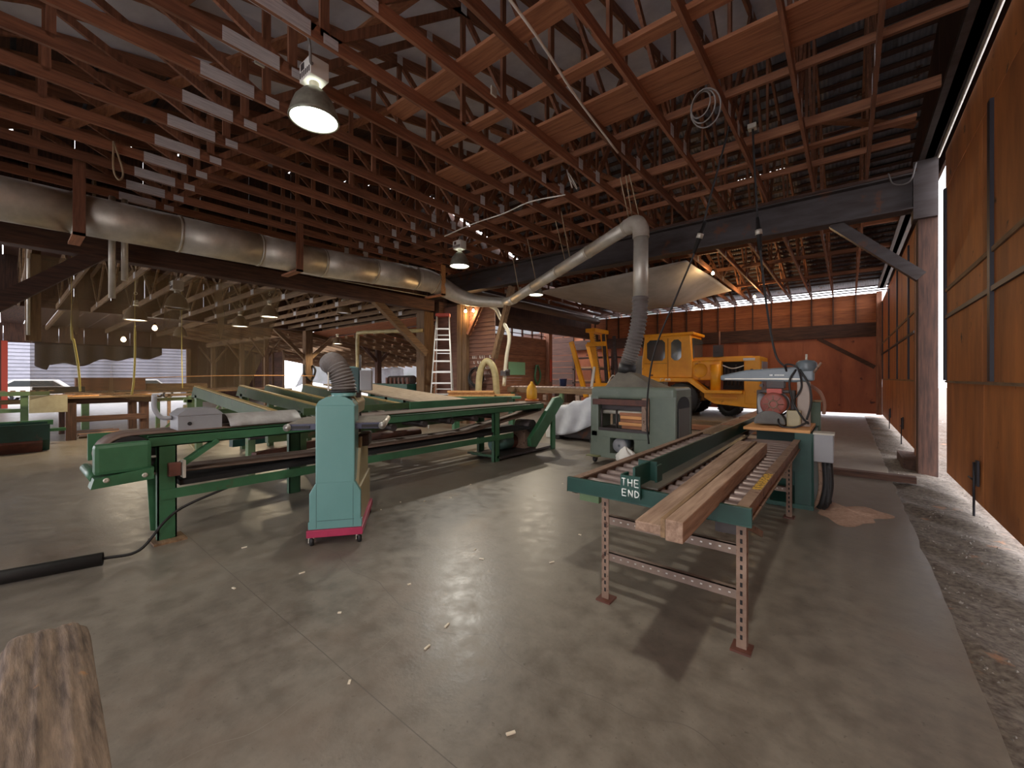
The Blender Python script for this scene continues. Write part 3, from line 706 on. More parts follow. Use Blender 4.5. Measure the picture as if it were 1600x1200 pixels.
def bulb(label, p, power, col=(1,.62,.28), r=.045):
    o = thing('bare_bulb', label, 'bulb', p, 0, 'bare bulbs')
    MB().lathe([(.001,-r),(r*.7,-r*.7),(r,0),(r*.7,r*.7),(r*.4,r*1.3)], (0,0,0), (0,0,1), 14).build('glass_bulb', bulb_m, o)
    MB().cyl((0,0,r*1.2),(0,0,r*2.6),.03,10).build('socket', dark, o)
    ld = bpy.data.lights.new('bulb_light', 'POINT'); ld.energy = power*LAMP; ld.color = col; ld.shadow_soft_size = .06
    lo = bpy.data.objects.new('bulb_light', ld); C.objects.link(lo); lo.parent = o; lo.location = (0,0,-.12)
bulb('glowing bare bulb under the truss at the tarp corner', (-3.12,13.33,4.6), 42)
bulb('glowing bare bulb nearer the far wall', (-2.7,17.6,4.5), 130)
bulb('glowing bare bulb on the office wall post', (-9.5,9.33,3.62), 34)
bulb('second smaller bare bulb right of the office wall post', (-9.22,9.4,3.62), 8)
bulb('bright bare bulb far back behind the net, upper one', (-21.8,3.87,3.5), 140, (1,.9,.75), .09)
bulb('bright bare bulb far back behind the net, lower one', (-24.48,3.3,3.15), 120, (1,.9,.75), .09)

# ------------------------------------------------------------------ wood planer
pl = thing('wood_planer', 'old grey green thickness planer on casters below the duct elbow', 'planer', (-2.8,7.0,0))
x0,x1,y0,y1 = -3.56,-2.08,6.6,7.45
# body as front frame with openings, sides, back and rounded top
g = grey_m
pts = [(x0+.04,.13)]
MB().box((x0,y0,.12),(x0+.15,y0+.5,1.2)).build('front_pillar', g, pl, world=True, bevel=.025)
MB().box((-2.5,y0,.12),(x1,y1,1.2)).build('side_housing', g, pl, world=True, bevel=.03)
MB().box((x0,y0,1.13),(x1,y1,1.34)).build('head', g, pl, world=True, bevel=.07, bseg=4)
MB().box((x0,y0,.46),(-2.45,y1,.58)).build('bed_frame', g, pl, world=True, bevel=.02)
MB().box((x0,y0+.004,.12),(-3.19,y0+.45,.5)).box((-2.76,y0+.004,.12),(-2.4,y0+.45,.5)).box((x0,y0+.004,.12),(-2.4,y0+.06,.2)).build('plinth', g, pl, world=True, bevel=.012)
MB().box((x0+.05,y1-.06,.12),(x1,y1,1.2)).build('back_plate', mat('planer_back', col=S(70,72,66), rough=.6), pl, world=True)
MB().box((-3.5,y0-.05,1.03),(-2.52,y0+.02,1.13)).build('pressure_bar', rust_dk, pl, world=True, bevel=.01)
MB().box((-2.62,y0-.02,.62),(-2.5,y0+.03,1.16)).build('guide_bar', rust, pl, world=True, bevel=.008)
hd = MB()
for k in range(5): hd.box((-3.42+.0,y0+.14+k*.06,.94+.02*(k%2)),(-2.6,y0+.18+k*.06,1.03))
hd.build('cutter_head', steel_dk, pl, world=True)
MB().cyl((-3.42,y0+.12,.9),(-2.6,y0+.12,.9),.035).build('feed_roller', galv, pl, world=True)
MB().box((-3.42,y0+.02,.58),(-2.52,y1-.1,.63)).build('planer_table', steel_dk, pl, world=True)
for i,(a,b) in enumerate(((-3.38,.3),(-3.1,.42))): MB().cyl((a,y0+.08,.5),(a,y0+.08,.95),.02,8).build('lift_screw', steel_dk, pl, world=True)
mo = MB().tube([(-3.05,y0+.1,.33),(-3.05,y0+.4,.33)], .13, 20).build('motor', blue_grey, pl, world=True)
MB().lathe([(.13,0),(.12,-.03),(.02,-.035)], (-3.05,y0+.1,.33), (0,1,0), 20).build('motor_cap', grey_box, mo, world=True)
hdp = [(-3.42,1.33),(-2.42,1.33)]
MB().add([(-3.32,6.66,1.335),(-2.42,6.66,1.335),(-2.42,7.4,1.335),(-3.32,7.4,1.335),(-3.2,6.94,1.6),(-2.96,6.94,1.6),(-2.96,7.18,1.6),(-3.2,7.18,1.6)], MB.BF).build('dust_hood', mat('dusty_hood', col=S(118,112,100), col2=S(92,86,78), rough=.6, scale=4), pl, world=True, bevel=.01)
MB().cyl((-3.08,7.06,1.58),(-3.08,7.06,1.66),.14).build('hood_collar', steel_dk, pl, world=True)
# arched side door with dark recess
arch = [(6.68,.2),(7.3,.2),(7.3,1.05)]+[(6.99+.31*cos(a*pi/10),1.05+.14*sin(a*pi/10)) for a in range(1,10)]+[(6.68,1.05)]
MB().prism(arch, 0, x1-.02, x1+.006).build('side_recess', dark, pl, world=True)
MB().prism([(p[0]*.86+6.99*.14,p[1] if p[1] < 1.0 else 1.0) for p in arch[:3]]+[(6.72,1.0)], 0, x1, x1+.02).build('side_door', mat('brown_door', col=S(86,80,72), rough=.5), pl, world=True)
for x in (-3.5,-2.2):
    for y in (6.66,7.36):
        c = MB().box((x-.06,y-.05,.09),(x+.06,y+.05,.13)).box((x-.035,y-.03,.04),(x-.025,y+.03,.1)).box((x+.025,y-.03,.04),(x+.035,y+.03,.1)).build('caster', steel_dk, pl, world=True)
        MB().lathe([(.01,-.022),(.05,-.022),(.055,0),(.05,.022),(.01,.022)], (x,y,.055), (1,0,0), 16).build('wheel', black, c, world=True)
MB().box((-3.6,6.5,.12),(-3.36,6.68,.14)).build('caster_plate', mat('olive_plate', col=S(110,110,70), rough=.6), pl, world=True)
wrx = random.Random(2)
for k in range(5):
    z = .635+k*.055
    o = MB().box((-3.02+wrx.uniform(-.03,.03),6.62+wrx.uniform(0,.03),z),(-2.63+wrx.uniform(-.02,.02),7.1,z+.05)).build('wood_block', fresh if k%2 else wood_x)
    tag(o, 'short wood block in the stack inside the planer, %s from the bottom' % ORD[k], 'block', 'wood blocks stacked in the planer')
def bag(u, v):
    a = 2*pi*u; r = .15*sin(pi*min(.97,max(.03,v)))*(1+.22*sin(a*5+v*9)+.12*sin(a*9)); return (-2.83+r*cos(a), 6.44+r*.7*sin(a), .02+.34*v+.015*sin(a*4))
tag(MB().grid(bag, 28, 12).build('plastic_bag', white_p), 'crumpled white plastic bag on the floor in front of the planer', 'bag')

# ------------------------------------------------------------------ twin lane roller table
rt = thing('roller_table', 'long twin lane roller table with dark green end rail and rusty legs', 'table', (-1,2.6,0))
ZT = .77
for xx, ye in ((-1.5,10.4),(-.45,5.72)):
    MB().box((xx-.012,2.56,ZT-.09),(xx+.012,ye,ZT+.02)).box((xx-.03,2.56,ZT+.012),(xx+.03,ye,ZT+.022)).box((xx-.03,2.56,ZT-.09),(xx+.03,ye,ZT-.08)).build('side_rail', rust, rt, world=True)
MB().box((-1.1,2.6,ZT-.07),(-1.07,10.4,ZT+.005)).build('middle_rail', rust, rt, world=True)
MB().box((-.99,2.6,ZT-.07),(-.96,5.72,ZT+.005)).build('middle_rail', rust, rt, world=True)
MB().box((-1.55,2.53,ZT-.075),(-.4,2.56,ZT+.025)).box((-1.55,2.53,ZT-.075),(-.4,2.6,ZT-.068)).build('end_rail', green_dk, rt, world=True, bevel=.004)
rl = None
def rollers(xa, xb, ya, yb, st):
    y = ya; me = None
    while y < yb:
        if me is None:
            o = MB().lathe([(.008,-.008),(.008,0),(.03,.0005),(.034,.006),(.034,xb-xa-.006),(.03,xb-xa-.0005),(.006,xb-xa),(.006,xb-xa+.008)], (0,0,0), (1,0,0), 12).build('roller', roller_m, rt); me = o.data
        else:
            o = bpy.data.objects.new('roller', me); C.objects.link(o); o.parent = rt
        o.location = (xa+1, y-2.6, ZT-.03); y += st
rollers(-1.47,-1.115,2.7,10.3,.155)
rollers(-.95,-.47,2.7,5.7,.155)
ST = rust
def legframe(y, xs, foot=True):
    for x in xs:
        m = MB().box((x-.025,y-.003,.01),(x+.025,y+.003,.7)).box((x-.025 if x < -1 else x+.019,y,.01),(x-.019 if x < -1 else x+.025,y+.05,.7))
        l = m.build('leg', rust, rt, world=True)
        MB().box((x-.05,y-.04,0),(x+.05,y+.07,.012)).build('foot_plate', rust_dk, l, world=True)
        sl = MB()
        for k in range(13): sl.box((x-.006,y-.0045,.06+k*.048),(x+.006,y-.003,.085+k*.048))
        sl.build('bolt_slots', dark, l, world=True)
    for z in (.3,.545):
        m = MB().box((xs[0]+.02,y+.004,z-.028),(xs[-1]-.02,y+.01,z+.028)).box((xs[0]+.02,y+.004,z+.022),(xs[-1]-.02,y+.04,z+.028)).build('cross_angle', mat('grey_angle', col=S(134,116,104), col2=S(110,92,80), rough=.6, scale=5) if not bpy.data.materials.get('grey_angle') else bpy.data.materials['grey_angle'], rt, world=True)
        hl = MB(); n = 15
        for k in range(n): hl.cbox((xs[0]+.06+k*(xs[-1]-xs[0]-.12)/(n-1),y+.0035,z),(.012,.002,.008))
        hl.build('angle_holes', alu, m, world=True)
legframe(2.56,(-1.27,-.455)); legframe(5.3,(-1.27,-.49)); legframe(8.6,(-1.45,-1.12))
MB().beam((-.46,2.6,.69),(-.46,3.3,.42),.04,.012,(1,0,0)).build('side_brace', rust, rt, world=True)
MB().box((-1.5,2.62,.62),(-1.35,2.75,.69)).build('bracket', green_lt, rt, world=True)
MB().box((-.62,2.7,.58),(-.5,2.95,.68)).build('bracket', steel_dk, rt, world=True)
MB().box((-.475,3.0,ZT+.0225),(-.425,3.55,ZT+.0235)).build('worn_yellow_mark', mat('yellow_scrape', col=S(214,170,70), rough=.6, wear=S(60,48,40), wear_amt=.5, wear_scale=40), rt, world=True)
fe = thing('stop_fence', 'dark green steel fence along the roller table with a painted end plate', 'fence', (-1.04,2.5,ZT+.02))
MB().box((-1.06,2.52,ZT+.025),(-1.045,7.6,ZT+.16)).build('fence_plate', green_dk, fe, world=True)
MB().box((-1.045,2.6,ZT+.02),(-.93,5.72,ZT+.03)).build('flat_bar', mat('dull_flat_bar', col=S(116,112,102), col2=S(90,84,76), rough=.45, metal=.3, scale=4), fe, world=True)
MB().box((-1.13,2.49,ZT-.03),(-1.0,2.505,ZT+.11)).box((-1.135,2.505,ZT+.025),(-1.12,2.6,ZT+.11)).build('end_plate', green_dk, fe, world=True)
MB().box((-1.13,2.78,ZT+.02),(-1.0,2.8,ZT+.16)).box((-1.0,2.74,ZT+.02),(-.985,2.84,ZT+.14)).build('cross_stop', green_dk, fe, world=True)
# painted words on the end plate, in strokes
GL = {'T':[((0,1),(1,1)),((.5,1),(.5,0))],'H':[((0,1),(0,0)),((1,1),(1,0)),((0,.5),(1,.5))],'E':[((0,0),(0,1)),((0,1),(1,1)),((0,.5),(.9,.52)),((0,0),(1,0))],
      'N':[((0,0),(0,1)),((0,1),(1,0)),((1,0),(1,1))],'D':[((0,0),(0,1)),((0,1),(.7,.85)),((.7,.85),(1,.5)),((1,.5),(.7,.12)),((.7,.12),(0,0))]}
def word(s, x, z, w_, h, gap, y, r):
    m = MB()
    for i, ch in enumerate(s):
        for (a, b) in GL[ch]:
            ox = x+i*(w_+gap); m.tube([(ox+a[0]*w_,y,z+a[1]*h),(ox+b[0]*w_,y,z+b[1]*h)], r, 6)
    return m
word('THE', -1.12, ZT+.045, .026, .045, .016, 2.4885, .0035).build('painted_word', paper, fe, world=True)
word('END', -1.117, ZT-.02, .026, .042, .016, 2.4885, .0035).build('painted_word', paper, fe, world=True)
# timbers lying on the table
def plank(name, label, p, q, w_, h, m, cat='plank', bev=.006):
    p, q = V(p), V(q); o = MB().beam(p, q, w_, h).build(name, m, None, bevel=bev); return tag(o, label, cat)
plank('plank', 'wide grey brown plank overhanging the end of the roller table', (-.715,1.88,.806), (-.84,4.95,.806), .13, .045, beam_wood)
plank('square_timber', 'square brown timber lying beside the wide plank on the roller table', (-.585,1.83,.833), (-.63,4.55,.833), .075, .095, beam_wood, 'timber')
plank('thin_lath', 'thin dark edged lath sandwiched between plank and square timber', (-.64,1.85,.83), (-.71,4.7,.83), .022, .085, old_y, 'lath', .003)
plank('pale_board', 'pale short board on the far end of the roller table', (-1.28,5.6,.80), (-1.28,6.6,.80), .3, .03, old_y)
plank('pale_board', 'tan board lying crosswise before the saw arm', (-1.3,6.7,.80), (-1.25,7.9,.80), .33, .03, wood_y)
plank('pale_board', 'reddish board at the far end beside the loader', (-1.3,8.0,.80), (-1.3,9.4,.80), .32, .03, wood_y)

# ------------------------------------------------------------------ radial arm saw
sw = thing('radial_arm_saw', 'radial arm saw on a dark green steel stand with grey arm and red motor', 'saw', (-.6,6.2,0))
MB().box((-.48,5.74,.05),(-.3,5.76,.87)).box((-.98,5.74,.05),(-.72,5.76,.35)).box((-.98,5.74,.42),(-.46,5.755,.6)).box((-1.0,6.7,.05),(-.3,6.72,.87)).box((-.32,5.74,.05),(-.3,6.72,.87)).build('stand', green_dk, sw, world=True, bevel=.006)
MB().box((-1.0,5.74,.0),(-.3,6.72,.05)).build('stand_base', green_dk, sw, world=True)
for z in (.36,.66): 
    m = MB().box((-.98,5.72,z-.03),(-.5,5.735,z+.03)).build('bolted_angle', rust, sw, world=True)
    h = MB()
    for k in range(5): h.cbox((-.9+k*.09,5.719,z),(.016,.002,.012))
    h.build('angle_holes', redp, m, world=True)
MB().box((-1.0,5.74,.865),(-.33,6.75,.9)).build('work_top', fresh, sw, world=True, bevel=.004)
MB().box((-.9,6.35,.9),(-.4,6.38,.97)).build('rear_fence', old_x, sw, world=True)
MB().box((-.49,6.2,.88),(-.36,6.36,1.45)).build('column', mat('column_grey', col=S(176,160,146), col2=S(150,132,120), rough=.45, scale=3), sw, world=True, bevel=.01)
arm = [(-1.36,1.46),(-1.36,1.53),(-1.05,1.6),(-.6,1.63),(-.36,1.65),(-.32,1.6),(-.32,1.46),(-.5,1.44)]
MB().prism([(p[0],p[1]) for p in arm], 1, 6.2, 6.36).build('arm', blue_grey, sw, world=True, bevel=.025, bseg=3)
MB().box((-1.3,6.185,1.475),(-.45,6.2,1.49)).build('arm_track', galv, sw, world=True)
tx = MB()
for k in range(9):
    if k != 2: tx.box((-.78+k*.018,6.197,1.522),(-.768+k*.018,6.1995,1.54))
tx.build('maker_plate', paper, sw, world=True)
MB().lathe([(.1,0),(.11,.02),(.11,.1),(.08,.13),(.01,.14)], (-.4,6.28,1.58), (0,0,1), 20).build('column_cap', blue_grey, sw, world=True)
MB().cyl((-.4,6.28,1.7),(-.4,6.28,1.79),.012,8).build('lift_pin', galv, sw, world=True)
MB().tube([(-.32,6.2,1.56),(-.25,6.18,1.68)], .014, 8).build('arm_handle', rust, sw, world=True)
MB().box((-.82,6.2,1.36),(-.62,6.36,1.46)).build('carriage', steel_dk, sw, world=True, bevel=.01)
MB().prism([(-.93,1.34),(-.93,1.02),(-.88,1.02),(-.88,1.3),(-.56,1.3),(-.56,1.02),(-.51,1.02),(-.51,1.34)], 1, 6.22, 6.34).build('yoke', steel_dk, sw, world=True, bevel=.015)
mt = MB().tube([(-.72,6.05,1.17),(-.72,6.42,1.17)], .14, 24).build('motor', mat('motor_grey', col=S(96,98,98), rough=.5), sw, world=True)
MB().lathe([(.145,.0),(.14,-.03),(.11,-.04),(.03,-.045),(.001,-.045)], (-.72,6.05,1.17), (0,1,0), 24).build('motor_end', mat('dull_red', col=S(150,80,68), col2=S(118,60,52), rough=.55, scale=6), mt, world=True)
em = MB()
for k in range(8): em.tube([(-.72+.04*cos(k*pi/4),6.007,1.17+.04*sin(k*pi/4)),(-.72+.11*cos(k*pi/4),6.011,1.17+.11*sin(k*pi/4))], .006, 5)
em.ring((-.72,6.005,1.17), .045, .01, (0,1,0), 16, 6).build('motor_fins', rust, mt, world=True)
MB().box((-.8,6.1,1.3),(-.64,6.3,1.36)).build('motor_bracket', redp, sw, world=True)
MB().lathe([(.01,-.03),(.19,-.03),(.2,0),(.19,.03),(.01,.03)], (-.86,6.25,1.1), (1,0,.1), 26).build('blade_guard', grey_box, sw, world=True)
MB().prism([(-.93,.92)]+[(-.76-.17*cos(k*pi/10),.94+.15*sin(k*pi/10)) for k in range(11)]+[(-.59,.92)], 1, 6.0, 6.2).build('lower_guard', mat('dusty_grey', col=S(104,104,100), col2=S(82,80,76), rough=.6, scale=6), sw, world=True, bevel=.02)
MB().box((-.585,6.04,.9),(-.44,6.2,1.1)).build('switch_cover', cream, sw, world=True, bevel=.015)
MB().cyl((-.86,6.1,1.4),(-.86,6.2,1.4),.02).build('knob', steel_dk, sw, world=True)
cable('cable', [(-.5,6.18,1.6),(-.56,6.12,1.45),(-.52,6.08,1.2),(-.42,6.02,1.02),(-.36,5.95,.96)], .012, black, '', parent=sw)
cable('cable', [(-.55,6.15,1.1),(-.66,6.02,1.0),(-.62,5.9,.915),(-.48,5.9,.915),(-.36,5.95,.98)], .012, black, '', parent=sw)
cable('cable', [(-.46,6.16,1.6),(-.36,6.1,1.4),(-.34,6.05,1.2),(-.38,6.0,1.0)], .012, black, '', parent=sw)
cable('cable', [(-.6,6.2,1.58),(-.6,6.12,1.66),(-.48,6.1,1.62),(-.44,6.15,1.4),(-.5,6.14,1.25)], .011, black, '', parent=sw)
gb = thing('switch_box', 'grey electric box on the side of the green saw stand', 'box', (-.24,5.85,.7))
MB().box((-.3,5.72,.56),(-.12,5.92,.88)).build('box_body', grey_box, gb, world=True, bevel=.012)
MB().box((-.305,5.71,.865),(-.115,5.93,.885)).build('box_lid', mat('box_rim', col=S(186,180,166), rough=.5), gb, world=True)
for k,(dx,r) in enumerate(((-.25,.02),(-.2,.03),(-.16,.03))):
    cable('cable', [(dx,5.8,.57),(dx+.01,5.8,.3),(dx-.02,5.8,.1),(dx-.06,5.84,.03)], r, rust if k == 0 else black, '', parent=gb)
MB().tube([(-.17,5.8,.1+k*.025) for k in range(18)], [.034 if k%2 else .028 for k in range(18)], 10).build('flex_conduit', black, gb, world=True)
sp_ = thing('dust_chute', 'tall grey green chute board standing behind the saw', 'chute', (-.3,6.9,0))
MB().box((-.42,6.75,0),(-.28,6.9,1.18)).build('chute_body', mat('chute_green', col=S(96,110,92), col2=S(60,86,70), rough=.5, scale=2), sp_, world=True, bevel=.006)
MB().box((-.44,6.73,1.18),(-.26,6.92,1.2)).build('chute_lip', old_x, sp_, world=True)
cable('hose', [(-.42,6.6,1.42),(-.36,6.65,1.38),(-.28,6.72,1.3),(-.24,6.8,1.16),(-.25,6.85,1.02)], .022, mat('pink_hose', col=S(170,130,112), rough=.5), '', parent=sp_)

# ------------------------------------------------------------------ near green belt conveyor
cv = thing('belt_conveyor', 'long green belt conveyor on steel legs behind the teal drum sander', 'conveyor', (-5.2,.9,0))
xn, xf = -4.85, -5.55
MB().box((xn-.02,.82,.87),(xn,7.0,.97)).box((xn-.07,.82,.87),(xn,7.0,.88)).box((xn-.07,.82,.96),(xn,7.0,.97)).build('side_rail', green, cv, world=True)
MB().box((xf,.82,.87),(xf+.02,7.0,.97)).box((xf,.82,.87),(xf+.07,7.0,.88)).build('side_rail', green, cv, world=True)
# belt: top run around the tail pulley, and the slack return run
bt = [( .86+.0,.99)]
pts = [(7.1,.985),(1.0,.985)]+[(.72+.2*cos(a)*1.0-.0,.80+.185*sin(a)) for a in [pi/2+pi*k/10 for k in range(11)]]+[(1.1,.6),(2.6,.56),(5.0,.57),(6.6,.75),(7.1,.82)]
bm_ = MB()
vs = [(x, p[0], p[1]) for p in pts for x in (xf+.12, xn-.12)]
bm_.add(vs, [(2*i,2*i+1,2*i+3,2*i+2) for i in range(len(pts)-1)], True)
bm_.build('belt', rubber_b, cv, world=True, solid=.012)
MB().cyl((xf+.1,.72,.80),(xn-.1,.72,.80),.175,26).build('tail_pulley', black, cv, world=True)
MB().cyl((xf+.1,7.0,.9),(xn-.1,7.0,.9),.085,20).build('head_pulley', steel_dk, cv, world=True)
gb_ = MB().box((xn+.02,.46,.7),(xn+.13,.82,.95)).build('tail_guard', green, cv, world=True, bevel=.03)
MB().prism([(.46,.68),(.83,.72),(.83,.62),(.44,.6)], 0, xn-.02, xn+.15).build('guard_sill', green, gb_, world=True)
for y in (.53,.77): MB().lathe([(.02,0),(.02,.006),(.008,.007),(.001,.004)], (xn+.148,y,.66), (1,0,0), 12).build('washer', galv, gb_, world=True)
MB().box((xf-.02,.5,.72),(xf+.01,.8,.97)).build('far_guard', green, cv, world=True)
MB().cyl((xf,.49,.655),(xn+.02,.49,.655),.042,18).build('end_roller', green, cv, world=True)
MB().cyl((xn-.06,.84,.78),(xn-.06,.98,.78),.012,8).build('take_up_screw', galv, cv, world=True)
def chan(x, y, z1, s, d=1):
    return MB().box((x-.012,y-.07,0),(x+.0,y+.07,z1)).box((x-.07,y-.07,0),(x,y-.058,z1)).box((x-.07,y+.058,0),(x,y+.07,z1))
for x, y in ((xn,.95),(xf-.05,2.4),(xn,5.55),(xf-.05,5.95)):
    chan(x,y,.88,1).build('leg', green, cv, world=True)
MB().prism([(.88,.05),(.96,.02),(.96,.88),(.84,.88)], 0, xn-.3, xn-.28).build('leg_web', green, cv, world=True)
MB().beam((xn-.02,1.02,.66),(xn-.02,1.34,.88),.04,.1,(1,0,0)).build('knee_brace', green, cv, world=True)
MB().box((xn-.05,.9,.4),(xn+.012,6.0,.412)).box((xn+.002,.9,.385),(xn+.014,6.0,.475)).build('lower_rail', green, cv, world=True)
MB().box((xf,2.0,.4),(xf+.05,6.3,.415)).build('lower_rail', green, cv, world=True)
MB().box((xf-.05,5.55,.06),(xn,5.62,.1)).build('leg_tie', green, cv, world=True)
MB().cbox((xn+.05,.99,.66),(.07,.09,.12)).build('switch', rust_dk, cv, world=True, bevel=.008)
MB().cbox((xn+.075,1.05,.66),(.1,.02,.16)).build('switch_plate', galv, cv, world=True)
MB().box((xf+.06,1.05,.485),(xn-.03,6.6,.53)).build('return_tray', dark, cv, world=True)
for k in range(6):
    y = 2.9+k*.55
    MB().cyl((xf+.1,y,.8),(xn-.08,y,.8),.05,14).build('return_idler', steel_dk, cv, world=True)
MB().prism([(7.62,.99),(7.5,1.1),(7.3,1.08),(6.42,.32),(6.44,.16),(6.62,.13)], 0, xn, xn+.1).build('chain_guard', green, cv, world=True, bevel=.02)
MB().box((xn-.0,7.24,0),(xn+.05,7.36,.7)).build('leg', green, cv, world=True)
MB().box((xf,5.6,.04),(xn+.02,7.4,.08)).build('motor_base', steel_dk, cv, world=True)
m1 = MB().tube([(-5.3,5.95,.22),(-5.3,6.42,.22)], [.14,.14], 20).build('motor', teal, cv, world=True)
MB().tube([(-5.3,6.42+.02*k,.22) for k in range(12)], [.15 if k%2 else .13 for k in range(12)], 20).build('motor_fins', rust_dk, cv, world=True)
MB().cyl((-5.32,6.75,.52),(-4.95,6.75,.52),.13,18).build('gearbox', steel_dk, cv, world=True)
MB().box((-5.3,6.55,.08),(-5.0,6.95,.45)).build('gear_stand', rust, cv, world=True, bevel=.02)
MB().box((xf-.3,4.4,.85),(xf-.27,7.0,1.08)).build('back_board', green, cv, world=True)
bx = MB().box((-5.3,1.06,.99),(-5.0,1.42,1.13)); jb = bx.build('junction_box', grey_box); tag(jb, 'grey metal junction box with rounded lid sitting on the belt conveyor', 'box')
jb.name = 'junction_box'
MB().prism([(1.05,1.13),(1.43,1.13),(1.4,1.16),(1.36,1.19),(1.12,1.19),(1.08,1.16)], 0, -5.31, -4.99).build('box_lid', grey_box, jb)
MB().cyl((-4.999,1.15,1.05),(-4.993,1.15,1.05),.018,12).build('knockout', black, jb)
MB().tube(spline([(-5.22,1.06,1.1),(-5.24,.98,1.11),(-5.25,.93,1.2),(-5.25,.93,1.34)],5), .022, 10).build('conduit', grey_box, jb)
def sheet(u, v): return (-5.35+.4*u, 1.48+.72*v, .995+.12*sin(pi*u)**.8)
tag(MB().grid(sheet, 12, 6).build('curved_sheet', mat('dull_zinc', col=S(168,164,160), col2=S(128,122,118), rough=.5, scale=4), None, solid=.006), 'curved grey sheet metal cover lying on the conveyor left of the sander', 'cover')
jg = MB().lathe([(.001,0),(.1,0),(.115,.03),(.115,.2),(.085,.29),(.05,.33),(.03,.36),(.03,.38),(.001,.39)], (-5.3,7.2,1.03), (0,0,1), 20).build('yellow_jug', jug_y)
tag(jg, 'yellow plastic jug standing on the far end of the belt conveyor', 'jug')
jg2 = MB().cyl((-5.3,7.2,1.0),(-5.3,7.2,1.035),.15,18).build('saucer', mat('orange_dish', col=S(196,110,50), rough=.5), jg)
tag(MB().box((-5.0,.84,0),(-4.76,1.08,.02)).build('shim_board', old_x), 'thin wooden board under the front leg of the belt conveyor', 'board')
bpipe = thing('black_pipe', 'black plastic pipe lying on the floor at the left edge', 'pipe', (-4.85,-.3,.05))
MB().tube([(-5.16,-1.6,.06),(-4.6,.5,.06)], .047, 16, cap=False).build('tube', black, bpipe, world=True, solid=.006)
cable('cord', [(-4.6,.5,.06),(-4.62,.72,.05),(-4.75,.92,.22),(-4.84,1.1,.3),(-4.86,1.5,.41)], .012, black, 'black cord running from the floor pipe up to the conveyor rail', 'cord')

# ------------------------------------------------------------------ teal drum sander
ds = thing('drum_sander', 'teal and cream drum sander on a magenta caster base with a grey hose on top', 'sander', (-3.565,1.875,0), atan2(.79,.61))
MB().prism([(-.225,.15),(.225,.15),(.225,.22),(.215,.22),(.215,.47),(.165,.56),(-.165,.56),(-.215,.47),(-.215,.22),(-.225,.22)], 1, 0, .06).build('base_front', teal, ds, bevel=.006)
MB().box((-.165,0,.555),(.165,.26,1.25)).build('column', teal, ds, bevel=.012)
sm_ = MB()
for x in (-.158,.15): sm_.box((x,-.002,.16),(x+.003,.002,.55))
sm_.box((-.15,-.002,.222),(.16,.002,.226)).build('panel_seams', mat('seam_teal', col=S(58,92,92), rough=.5), ds)
MB().prism([(-.165,1.25),(.165,1.25),(.14,1.29),(.08,1.325),(0,1.335),(-.08,1.325),(-.14,1.29)], 1, .02, .26).build('column_top', teal, ds)
MB().box((-.235,-.02,.085),(.235,.9,.15)).build('caster_base', magenta, ds, bevel=.005)
MB().box((-.21,.06,.15),(.21,.86,.5)).build('cabinet', cream, ds, bevel=.01)
MB().prism([(.08,.5),(.86,.5),(.86,.78),(.7,.92),(.3,.92)], 0, -.15, .19).build('motor_hood', cream, ds, bevel=.01)
MB().box((-.09,.12,.92),(.1,.8,1.0)).build('bed_support', mat('dark_casting', col=S(70,66,60), rough=.5), ds)
tb = MB().box((-.41,.04,1.03),(.41,.74,1.085)).build('conveyor_bed', mat('bed_profile', col=S(74,78,96), rough=.4, metal=.3), ds, bevel=.006)
MB().box((-.4,.06,1.085),(.4,.72,1.093)).build('sanding_belt', mat('feed_belt', col=S(132,124,112), col2=S(112,104,94), rough=.8, scale=12), ds)
for s in (-1,1):
    MB().tube([(s*.405,.03,1.058),(s*.405,.75,1.058)], .03, 16).build('end_roller', galv, ds)
    MB().lathe([(.033,0),(.033,.008),(.012,.009),(.012,.02),(.001,.02)], (s*.4,.03,1.058), (0,-1,0), 16).build('roller_cap', alu, ds)
    MB().box((s*.22,.028,1.045),(s*.36,.04,1.07)).build('tension_slot', black, ds)
MB().prism([(-.15,1.15),(.16,1.15),(.17,1.26),(.12,1.33),(-.1,1.33),(-.15,1.28)], 1, .24, .78).build('drum_cover', cream, ds, bevel=.012)
MB().cbox((.15,.35,1.33),(.05,.06,.05)).build('latch', steel_dk, ds)
MB().cbox((0,.86,1.02),(.14,.16,1.2)).build('rear_column', teal, ds, bevel=.01)
MB().cyl((.11,.84,.5),(.11,.84,1.75),.012,8).build('height_screw', steel_dk, ds)
pb_ = MB().cbox((.06,.8,1.46),(.1,.16,.3)).build('control_post', mat('dark_teal', col=S(54,78,78), rough=.5), ds, bevel=.008)
MB().cbox((.18,.78,1.47),(.12,.14,.22)).build('control_box', grey_box, ds, bevel=.008)
MB().lathe([(.11,0),(.11,.03),(.1,.03),(.1,0)], (.05,.15,1.33), (0,0,1), 20).build('dust_port', teal, ds)
hs = spline([(.05,.15,1.36),(.045,.15,1.45),(.02,.15,1.53),(-.02,.17,1.6),(-.06,.22,1.64),(-.1,.3,1.63)], 7)
MB().tube(hs, [(.115 if i%2 else .096)*(1-.18*i/len(hs)) for i in range(len(hs))], 24, cap=False, sm=False).build('dust_hose', hose_g, ds, solid=.004)
MB().ring((.05,.15,1.375), .108, .012, (0,0,1), 24, 8).build('hose_clamp', black, ds)
MB().box((-.075,.06,1.38),(-.065,.08,1.55)).build('hose_strap', galv, ds)
MB().cbox((.2,.5,.88),(.1,.3,.12)).build('drive_motor', steel_dk, ds, bevel=.02)
